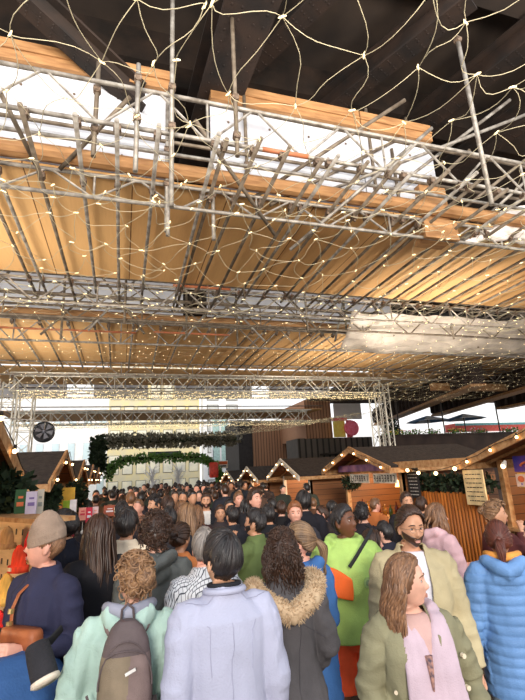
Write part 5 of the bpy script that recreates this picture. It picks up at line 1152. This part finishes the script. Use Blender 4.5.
Np = person('person with a dark quiff and black jacket looking down right, centre of the crowd', 255, 489, 5.8, 180, T_(BLK, e=.03, name='jacket'), hair=('quiff', 'darkbrown', dict(thick=.018)), sk='rosy', head=(24, -12, 0), q=1)
Rp = person('person with short ginger hair facing us in a dark jacket, right of centre', 294, 500, 4.75, 158, T_((58, 56, 62), e=.03, name='jacket'), hair=('short', 'ginger'), sk='rosy', head=(8, 0, 0), q=1)
Jp = person('person with a dark beard, black jacket and white shirt facing us', 206, 492, 7.0, 170, T_((36, 36, 42), e=.03, name='jacket', open=(.02, .07), under=(216, 210, 204)), hair=('short', 'darkbrown'), sk='tan', q=1, beard='darkbrown')
Kp = person('person with short dark hair in a charcoal top, face towards us, below the bearded one', 220, 504, 6.2, 172, T_((58, 50, 52), e=.025, name='top'), hair=('short', 'darkbrown'), sk='tan', q=1)
Mp = person('person in a black jacket facing us before the farthest right cabin', 238, 491, 7.2, 188, T_((30, 30, 34), e=.03, name='jacket'), hair=('short', 'brown'), sk='rosy', q=1)
Lp_ = person('person with dark fringe partly hidden behind the charcoal top wearer', 229, 498, 6.9, 178, T_((50, 48, 56), e=.03, name='jacket'), hair=('short', 'black'), sk='tan', q=1)
Sp = person('person in a long black coat, back to us, left of the lime hoodie', 303, 491, 5.5, -10, T_((30, 28, 34), e=.035, name='coat', hem=.5), hair=('short', 'black', dict(thick=.03)), q=1)
Vp = person('person in black with dark hair leaning at the drinks hatch behind the lime hoodie', 361, 503, 5.2, -30, T_((38, 32, 36), e=.035, name='coat', hem=.6), hair=('curly', 'black', dict(thick=.02)), q=1, arms=('bent', 'chin'))
Zp = person('person with short dark hair behind the chalkboard, above the beige coat wearer', 405, 491, 5.7, 168, T_((44, 40, 44), e=.03, name='jacket'), hair=('short', 'darkbrown'), sk='tan', q=1)
BGp = person('person in a black padded coat between the hatch and the beige coat wearer', 384, 520, 4.4, 20, T_((40, 40, 52), e=.045, name='padded_coat', puff=.09, hem=.6), hair=('short', 'black'), q=1)
ADp = person('person with a black hat of hair and dark navy coat behind the taupe beanie', 67, 510, 3.9, 70, T_((30, 32, 44), e=.035, name='coat', hem=.6), hair=('short', 'black', dict(thick=.028)), sk='tan', q=1)
# --- the middle and far crowd: (u, v, depth, yaw, colour, hair style, hair, sex, skin, label)
MID = [(110, 504, 6.0, 10, BLK, 'bald', 'brown', 'm', 'tan', 'balding person in black, back to us, beyond the long haired woman'),
 (122, 500, 5.0, 0, (40, 36, 40), 'short', 'black', 'm', 'tan', 'person with black hair in a dark coat, left of the curly glasses wearer'),
 (131, 491, 7.5, 15, (48, 44, 50), 'short', 'brown', 'm', 'tan', 'person with brown hair by the left cabins, third row back'),
 (141, 491, 8.2, 0, (36, 34, 40), 'short', 'black', 'm', 'fair', 'person with black hair in a black coat before the frosted tree'),
 (139, 498, 6.6, 140, (150, 106, 84), 'short', 'brown', 'm', 'rosy', 'person with a reddish face turned left in a brown coat'),
 (156, 494, 6.0, 110, (36, 34, 38), 'curly', 'black', 'm', 'tan', 'person with black curls and glasses turned to the left'),
 (153, 487, 11., 0, (40, 46, 40), 'short', 'darkbrown', 'm', 'tan', 'tallest looking far person in dark green before the frosted tree'),
 (168, 495, 5.6, 5, (28, 28, 36), 'short', 'darkbrown', 'm', 'tan', 'broad person in a black jacket, back to us, above the brown curls'),
 (175, 490, 8.6, 180, (44, 38, 40), 'short', 'darkbrown', 'm', 'tan', 'person facing us in dark clothes, left of three in a row'),
 (183, 490, 8.2, 170, (60, 40, 40), 'short', 'black', 'm', 'tan', 'person facing us in dark red, middle of three in a row'),
 (192, 490, 7.8, 185, (38, 36, 44), 'short', 'black', 'm', 'tan', 'person facing us in black, right of three in a row'),
 (199, 490, 10, 175, (30, 32, 40), 'short', 'black', 'm', 'fair', 'person facing us far behind the black jacket and white shirt'),
 (180, 500, 6.3, 200, (44, 42, 46), 'short', 'brown', 'f', 'fair', 'person half hidden behind the long light brown hair'),
 (215, 490, 9.5, 10, (40, 52, 44), 'short', 'darkbrown', 'm', 'tan', 'person in dark green by the red lantern'),
 (246, 498, 6.6, 0, (26, 26, 30), 'long', 'black', 'f', 'fair', 'person with long black hair between the two men facing us'),
 (268, 504, 4.9, 0, (34, 34, 38), 'short', 'black', 'm', 'tan', 'person in black right of the olive jacket'),
 (272, 497, 7.0, 30, (32, 30, 34), 'short', 'black', 'm', 'tan', 'person in black before the third right cabin, left one'),
 (281, 500, 6.4, -20, (30, 28, 30), 'short', 'darkbrown', 'm', 'fair', 'person in black before the third right cabin, right one'),
 (322, 505, 6.0, 60, (52, 44, 44), 'short', 'darkbrown', 'm', 'rosy', 'person with face turned left behind the lime hoodie'),
 (313, 497, 8.5, -30, (90, 60, 44), 'short', 'brown', 'm', 'tan', 'person in brown at the third right cabin counter'),
 (331, 500, 7.4, -60, (60, 52, 58), 'long', 'black', 'f', 'tan', 'person with black hair at the wooden gable end of the drinks cabin'),
 (374, 497, 6.9, -70, (190, 110, 60), 'short', 'brown', 'm', 'rosy', 'person at the drinks hatch, orange light put into the coat colour'),  # orange coat colour stands in for warm light from the hatch
 (420, 498, 5.6, -60, (40, 38, 44), 'short', 'darkbrown', 'm', 'tan', 'person in dark clothes just left of the pink hooded top'),
 (232, 505, 5.4, 20, (40, 40, 46), 'short', 'black', 'm', 'tan', 'person in a black padded jacket behind the pale blazer'),
 (196, 505, 5.8, -15, (70, 44, 46), 'wavy', 'brown', 'f', 'fair', 'person with wavy brown hair right of the light brown one'),
 (93, 508, 5.6, 40, (44, 38, 40), 'short', 'darkbrown', 'm', 'tan', 'person in dark brown beside the jewellery stand'),
 (169, 505, 4.6, 8, (50, 48, 52), 'short', 'black', 'm', 'tan', 'person in dark grey directly above the brown curls')]
for (u, v, d, yw, col, hs, hc, sx, sk_, lab) in MID:
    person(lab, u, v, d, yw, T_(col, e=.032, name='coat' if sum(col) % 2 else 'jacket'), ('trousers', (40, 42, 52)), (hs, hc), sk_, sx, (random.uniform(-15, 15), 0, 0), q=2 if d > 6.5 else 1)
R = random.Random(99); FAR = []
cols2 = [BLK, (44, 44, 52), (60, 48, 46), (36, 40, 48), (90, 70, 60), (54, 60, 54), (120, 90, 70), (70, 40, 44), (46, 50, 70)]
for k, yy in enumerate(np.arange(9.2, 22, .82)):
    for xx in np.arange(-.55 + (k % 2) * .3, 4.2, .62):
        x = xx + R.uniform(-.1, .1); y = yy + R.uniform(-.15, .15)
        if not free((x, y), .42) or R.random() < .12: continue
        if x > 2.6 and y < 12 and R.random() < .5: continue
        h = R.uniform(1.62, 1.84); PEO.append((x, y)); lab = 'dark dressed person in the packed far crowd under the green arch'
        if len(FAR) < 7:
            c = V(RW.T @ np.array([x, y, h - CAMZ + .02])); d_ = -c.z; o = person(lab, CX + F * c.x / d_, CY - F * c.y / d_, d_, R.choice((0, 10, -15, 180, 170, 150)), T_(cols2[len(FAR)], e=.035, name='coat'), ('trousers', (40, 42, 52)), (R.choice(('short', 'short', 'curly')), R.choice(('black', 'darkbrown', 'black'))), R.choice(('tan', 'rosy', 'fair')), 'm', q=2, H=1.74, group='far crowd under the green arch'); FAR.append(o); f_ = h / 1.74; o.location = (x, y, 0)
        else:
            o = copy_tree(FAR[R.randrange(7)]); o.location = (x, y, 0); o.rotation_euler[2] = math.radians(R.choice((0, 12, -18, 180, 165, 195))); f_ = h / 1.74
        o.scale = (f_, f_, f_)

# ================================================================== things carried
def worldpt(o, p): return V(o.location) + Matrix.Rotation(o.rotation_euler[2], 3, 'Z') @ V(p)
# backpack on the mint green jacket
sB = (at(137, 552, 2.18)[2] - .018) / 1.75
tp = mat('backpack_taupe', (122, 102, 98), .65, var=.08, scale=14, bump=.3, bscale=200); tp2 = mat('backpack_dark', (92, 78, 78), .65, var=.08, bump=.3, bscale=200); tpb = mat('backpack_olive', (128, 112, 92), .7, bump=.3, bscale=200)
t = thing('backpack', 'taupe and grey backpack worn by the person in the mint green jacket', 'backpack', tuple(worldpt(B, (0, -.14 * sB, 1.255 * sB))), rz=B.rotation_euler[2])
g = MB(); g.rings([(0, -.075, z, rx, ry) for z, rx, ry in ((-.27, .05, .04), (-.25, .10, .07), (-.18, .135, .085), (-.05, .142, .09), (.08, .135, .085), (.17, .115, .07), (.23, .085, .05), (.26, .045, .03))], 28, p=2.5)
me = voxel(g, .007, 2); A_ = getv(me); N_ = getn(me); A_ += N_ * np.array([.004 * noise.noise(V((p[0] * 12, p[1] * 12, p[2] * 9))) for p in A_])[:, None]; setv(me, A_); me.materials.append(tp); me.materials.append(tp2); me.materials.append(tpb)
for p in me.polygons:
    c = p.center
    if c.y < -.09 and c.z < .12: p.material_index = 2 if c.x < .01 + .2 * (c.z + .1) * .3 else 0
    elif c.z >= .12: p.material_index = 1
o = bpy.data.objects.new('bag_body', me); COL.objects.link(o); o.parent = t
g = MB(); g.tube([(.135 * math.cos(a) * (1 - .15 * math.sin(a)), -.155 + .03 * abs(math.cos(a)), .02 + .165 * math.sin(a)) for a in np.linspace(-.2, PI + .2, 18)], .0045, 6); obj('zip', g, tp2, t)
g = MB(); g.tube([(-.10, -.14, .12), (-.05, -.160, .145), (0, -.165, .15), (.05, -.160, .145), (.10, -.14, .12)], .004, 6); obj('zip', g, tp2, t)
g = MB(); g.box((.02, -.178, .045), (.075, -.172, .058)); g.xf(Matrix.Rotation(-.35, 4, 'Y')); obj('logo_patch', g, mat('logo_white', (226, 220, 214), .6), t)
g = MB(); g.tube([(-.035, -.03, .25), (-.030, -.04, .30), (0, -.045, .325), (.030, -.04, .30), (.035, -.03, .25)], .007, 8); obj('grab_loop', g, tp2, t)
for sg in (-1, 1):
    g = MB(); g.tube([(sg * .06, -.01, .17), (sg * .09, .0, .215), (sg * .115, .07, .250), (sg * .125, .16, .24), (sg * .135, .27, .10), (sg * .14, .28, -.10), (sg * .18, .17, -.22), (sg * .13, .0, -.2)], [.030, .034, .034, .032, .03, .026, .014, .012], 10, squash=.35, up=(1, 0, 0)); obj('shoulder_strap', g, tp, t, smooth=True)
g = MB(); g.box((-.165, -.09, -.24), (-.115, -.02, -.17)); g.tube([(-.15, -.05, -.17), (-.2, -.02, -.06)], .007, 6); obj('side_wing', g, tp2, t)
g = MB(); g.box((.12, -.085, -.24), (.165, -.02, -.10)); obj('side_wing', g, tp2, t)
t.scale = (.78, .85, .86); t.location.x += .03; t.location.z += .02
# orange cross-body bag on the hoodie
org = mat('bag_orange', (244, 104, 32), .6, var=.05, bump=.2)
t = thing('crossbody_bag', 'bright orange cross body bag on the lime green hoodie', 'bag', tuple(worldpt(Tp, (.10, .20, 1.27))), rz=Tp.rotation_euler[2])
g = MB(); sh = [(-.085, -.09), (-.095, .095), (-.02, .075), (.10, .01), (.105, -.05), (.095, -.125)]
sh = [(-x, z) for x, z in sh]; 
g.add([(x, 0, z) for x, z in sh] + [(x, .05, z) for x, z in sh], [tuple(range(6)), tuple(reversed(range(6, 12)))] + [((i + 1) % 6, i, i + 6, (i + 1) % 6 + 6) for i in range(6)])
me = evald(g.mesh(), [('BEVEL', dict(width=.016, segments=3)), ('SUBSURF', dict(levels=1))]); me.polygons.foreach_set('use_smooth', [True] * len(me.polygons)); o = link('bag_body', me, org, t); o.scale = (.78, 1, 1)
o.rotation_euler[2] = 0
g = MB(); g.box((.062, .05, -.04), (.088, .054, .03)); obj('label_tag', g, mat('logo_white', (226, 220, 214)), t)
g = MB(); g.tube([(-.07, .01, .08), (-.13, .005, .15), (-.22, -.03, .25), (-.28, -.11, .30), (-.27, -.22, .31)], .0125, 8, squash=.3, up=(1, 0, 0)); obj('strap', g, dark('black'), t); g = MB(); g.tube([(.10, .0, -.02), (.20, -.1, -.0), (.24, -.2, .05)], .012, 8, squash=.3); obj('strap', g, dark('black'), t)
# grey emblem on the hoodie chest: printed patch, child of the hoodie wearer
g = MB(); g.tube([(0, 0, 0), (0, .004, 0)], .036, 16); g.tube([(0, .004, 0), (0, .007, 0)], .02, 16, 1); o = obj('chest_emblem', g, [mat('emblem_grey', (158, 184, 112), .8), mat('emblem_dark', (134, 150, 108), .8)], Tp, 'faded grey round emblem'); o.location = (-.10, .19, 1.23); o.rotation_euler[2] = .3
from mathutils.bvhtree import BVHTree
jt = [c for c in Tp.children if c.name.startswith('hoodie')][0]; bt = BVHTree.FromPolygons([v.co.copy() for v in jt.data.vertices], [tuple(p.vertices) for p in jt.data.polygons]); h_ = bt.ray_cast(V((-.10, .6, 1.235)), V((0, -1, 0)))
if h_[0] is not None: o.location = h_[0] + V((0, -.003, 0)); o.rotation_euler[2] = math.atan2(-h_[1].x, h_[1].y)
# leather bag of the sweater wearer
lea = mat('leather_tan', (170, 96, 56), .5, var=.2, scale=10, rgb2=(128, 66, 38), bump=.2)
t = thing('leather_bag', 'tan leather shoulder bag at the hip of the navy sweater wearer', 'bag', tuple(worldpt(C, (-.10, .20, 1.22))), rz=C.rotation_euler[2])
g = MB(); g.rings([(0, 0, z, rx, .045) for z, rx in ((-.11, .12), (-.09, .145), (0, .15), (.07, .145), (.085, .135))], 24, p=4); obj('bag_body', g, lea, t, smooth=True)
g = MB(); g.rings([(0, .012, z, rx, .045) for z, rx in ((-.05, .135), (-.03, .152), (.06, .152), (.095, .14))], 24, p=4); obj('flap', g, lea, t, smooth=True)
g = MB(); g.tube([(.12, -.02, .05), (.14, -.02, .11), (.15, -.03, .18), (.15, -.065, .245), (.14, -.13, .29), (.13, -.22, .31)], .017, 8, squash=.25, up=(1, 0, 0)); obj('strap', g, lea, t, smooth=True); t.scale = (.8, .9, .9)
g = MB(); g.tube([(.138, -.01, .09), (.14, -.01, .115)], .02, 8); g.tube([(.149, -.02, .15), (.15, -.025, .175)], .019, 8); obj('buckle', g, mat('brass', (200, 170, 110), .3, .8), t)
# pushchair with blue hood at the lower left
c = at(12, 688, 2.15); t = thing('pushchair', 'pushchair with a blue fabric hood at the lower left corner', 'pushchair', (c[0] - .02, c[1] + .02, 0), rz=.35)
zz = c[2]; blue = mat('pushchair_blue', (48, 86, 138), .75, var=.1, scale=5, bump=.3, bscale=90)
g = MB(); vs = []; fs = []
for i in range(17):
    a_ = PI * i / 16
    for j in range(13):
        b_2 = PI * .62 * j / 12 - .1; vs.append((.27 * math.cos(a_), -.30 * math.cos(b_2) * math.sin(a_) ** .6 * 1.0, zz - .05 + .20 * math.sin(b_2) * math.sin(a_) ** .5 + .0))
g.rings([(0, 0, z, rx, ry) for z, rx, ry in ((zz - .38, .20, .26), (zz - .25, .25, .31), (zz - .1, .26, .33), (zz + .02, .245, .30), (zz + .11, .19, .23), (zz + .16, .11, .13), (zz + .17, .03, .04))], 32, p=2.4)
me = voxel(g, .012, 3); A_ = getv(me); N_ = getn(me); A_ += N_ * np.array([.008 * math.cos(p[1] * 42) * (p[2] > zz - .12) + .006 * noise.noise(V((p[0] * 9, p[1] * 9, p[2] * 5))) for p in A_])[:, None]; setv(me, A_); link('hood', me, blue, t, 'blue padded fabric hood')
g = MB()
for sx in (-1, 1): g.tube([(sx * .26, .30, .14), (sx * .26, .0, zz - .35), (sx * .26, -.02, zz - .1), (sx * .25, .33, zz + .13)], .014, 8); g.tube([(sx * .26, -.32, .14), (sx * .26, .0, .5), (sx * .26, .02, zz - .3)], .014, 8)
g.tube([(-.26, .30, .14), (.26, .30, .14)], .012, 6); g.tube([(-.26, -.32, .14), (.26, -.32, .14)], .012, 6); obj('frame', g, dark('black'), t)
g = MB(); g.tube([(-.25, .33, zz + .13), (-.20, .36, zz + .16), (.20, .36, zz + .16), (.25, .33, zz + .13)], .019, 10); obj('handlebar', g, dark('black'), t)
for sx in (-1, 1):
    for sy in (.30, -.32): g = MB(); g.tube([(sx * .26 - .02, sy, .13), (sx * .26 + .02, sy, .13)], .125, 20); obj('wheel', g, dark('black'), t)
p0 = V(at(37, 646, 1.95)); p1 = V(at(46, 682, 1.88)); t = thing('blanket_roll', 'rolled black blanket with a cream fleece end lying on the blue pushchair hood', 'blanket', tuple(p0)); d = p1 - p0
g = MB(); g.tube([d * -.08, d * 0, d * .3, d * .7, d * .96], [.038, .048, .052, .054, .054], 20); obj('roll', g, mat('fleece_black', (46, 44, 48), .95, bump=.6, bscale=120), t, smooth=True); g = MB(); g.tube([d * .9, d * 1.0, d * 1.06], [.056, .060, .044], 20); g.tube([d * 1.06, d * 1.03], [.04, .01], 20); obj('fleece_end', g, mat('fleece_cream', (222, 206, 186), .95, bump=.6, bscale=120), t, smooth=True)
# carried strap from the hand to the roll
p2 = V(at(62, 628, 2.1)); p3 = V(at(40, 648, 1.98)); t = tag(obj('webbing_strap', MB().tube([p2 - p2, (p3 - p2) * .5 + V((0, 0, -.01)), (p3 - p2)], [.018, .02, .02], 8, squash=.3), dark('black'), loc=p2), 'black webbing strap with white edge below the hand of the navy sweater wearer', 'strap')
# white strap over the cobalt jacket
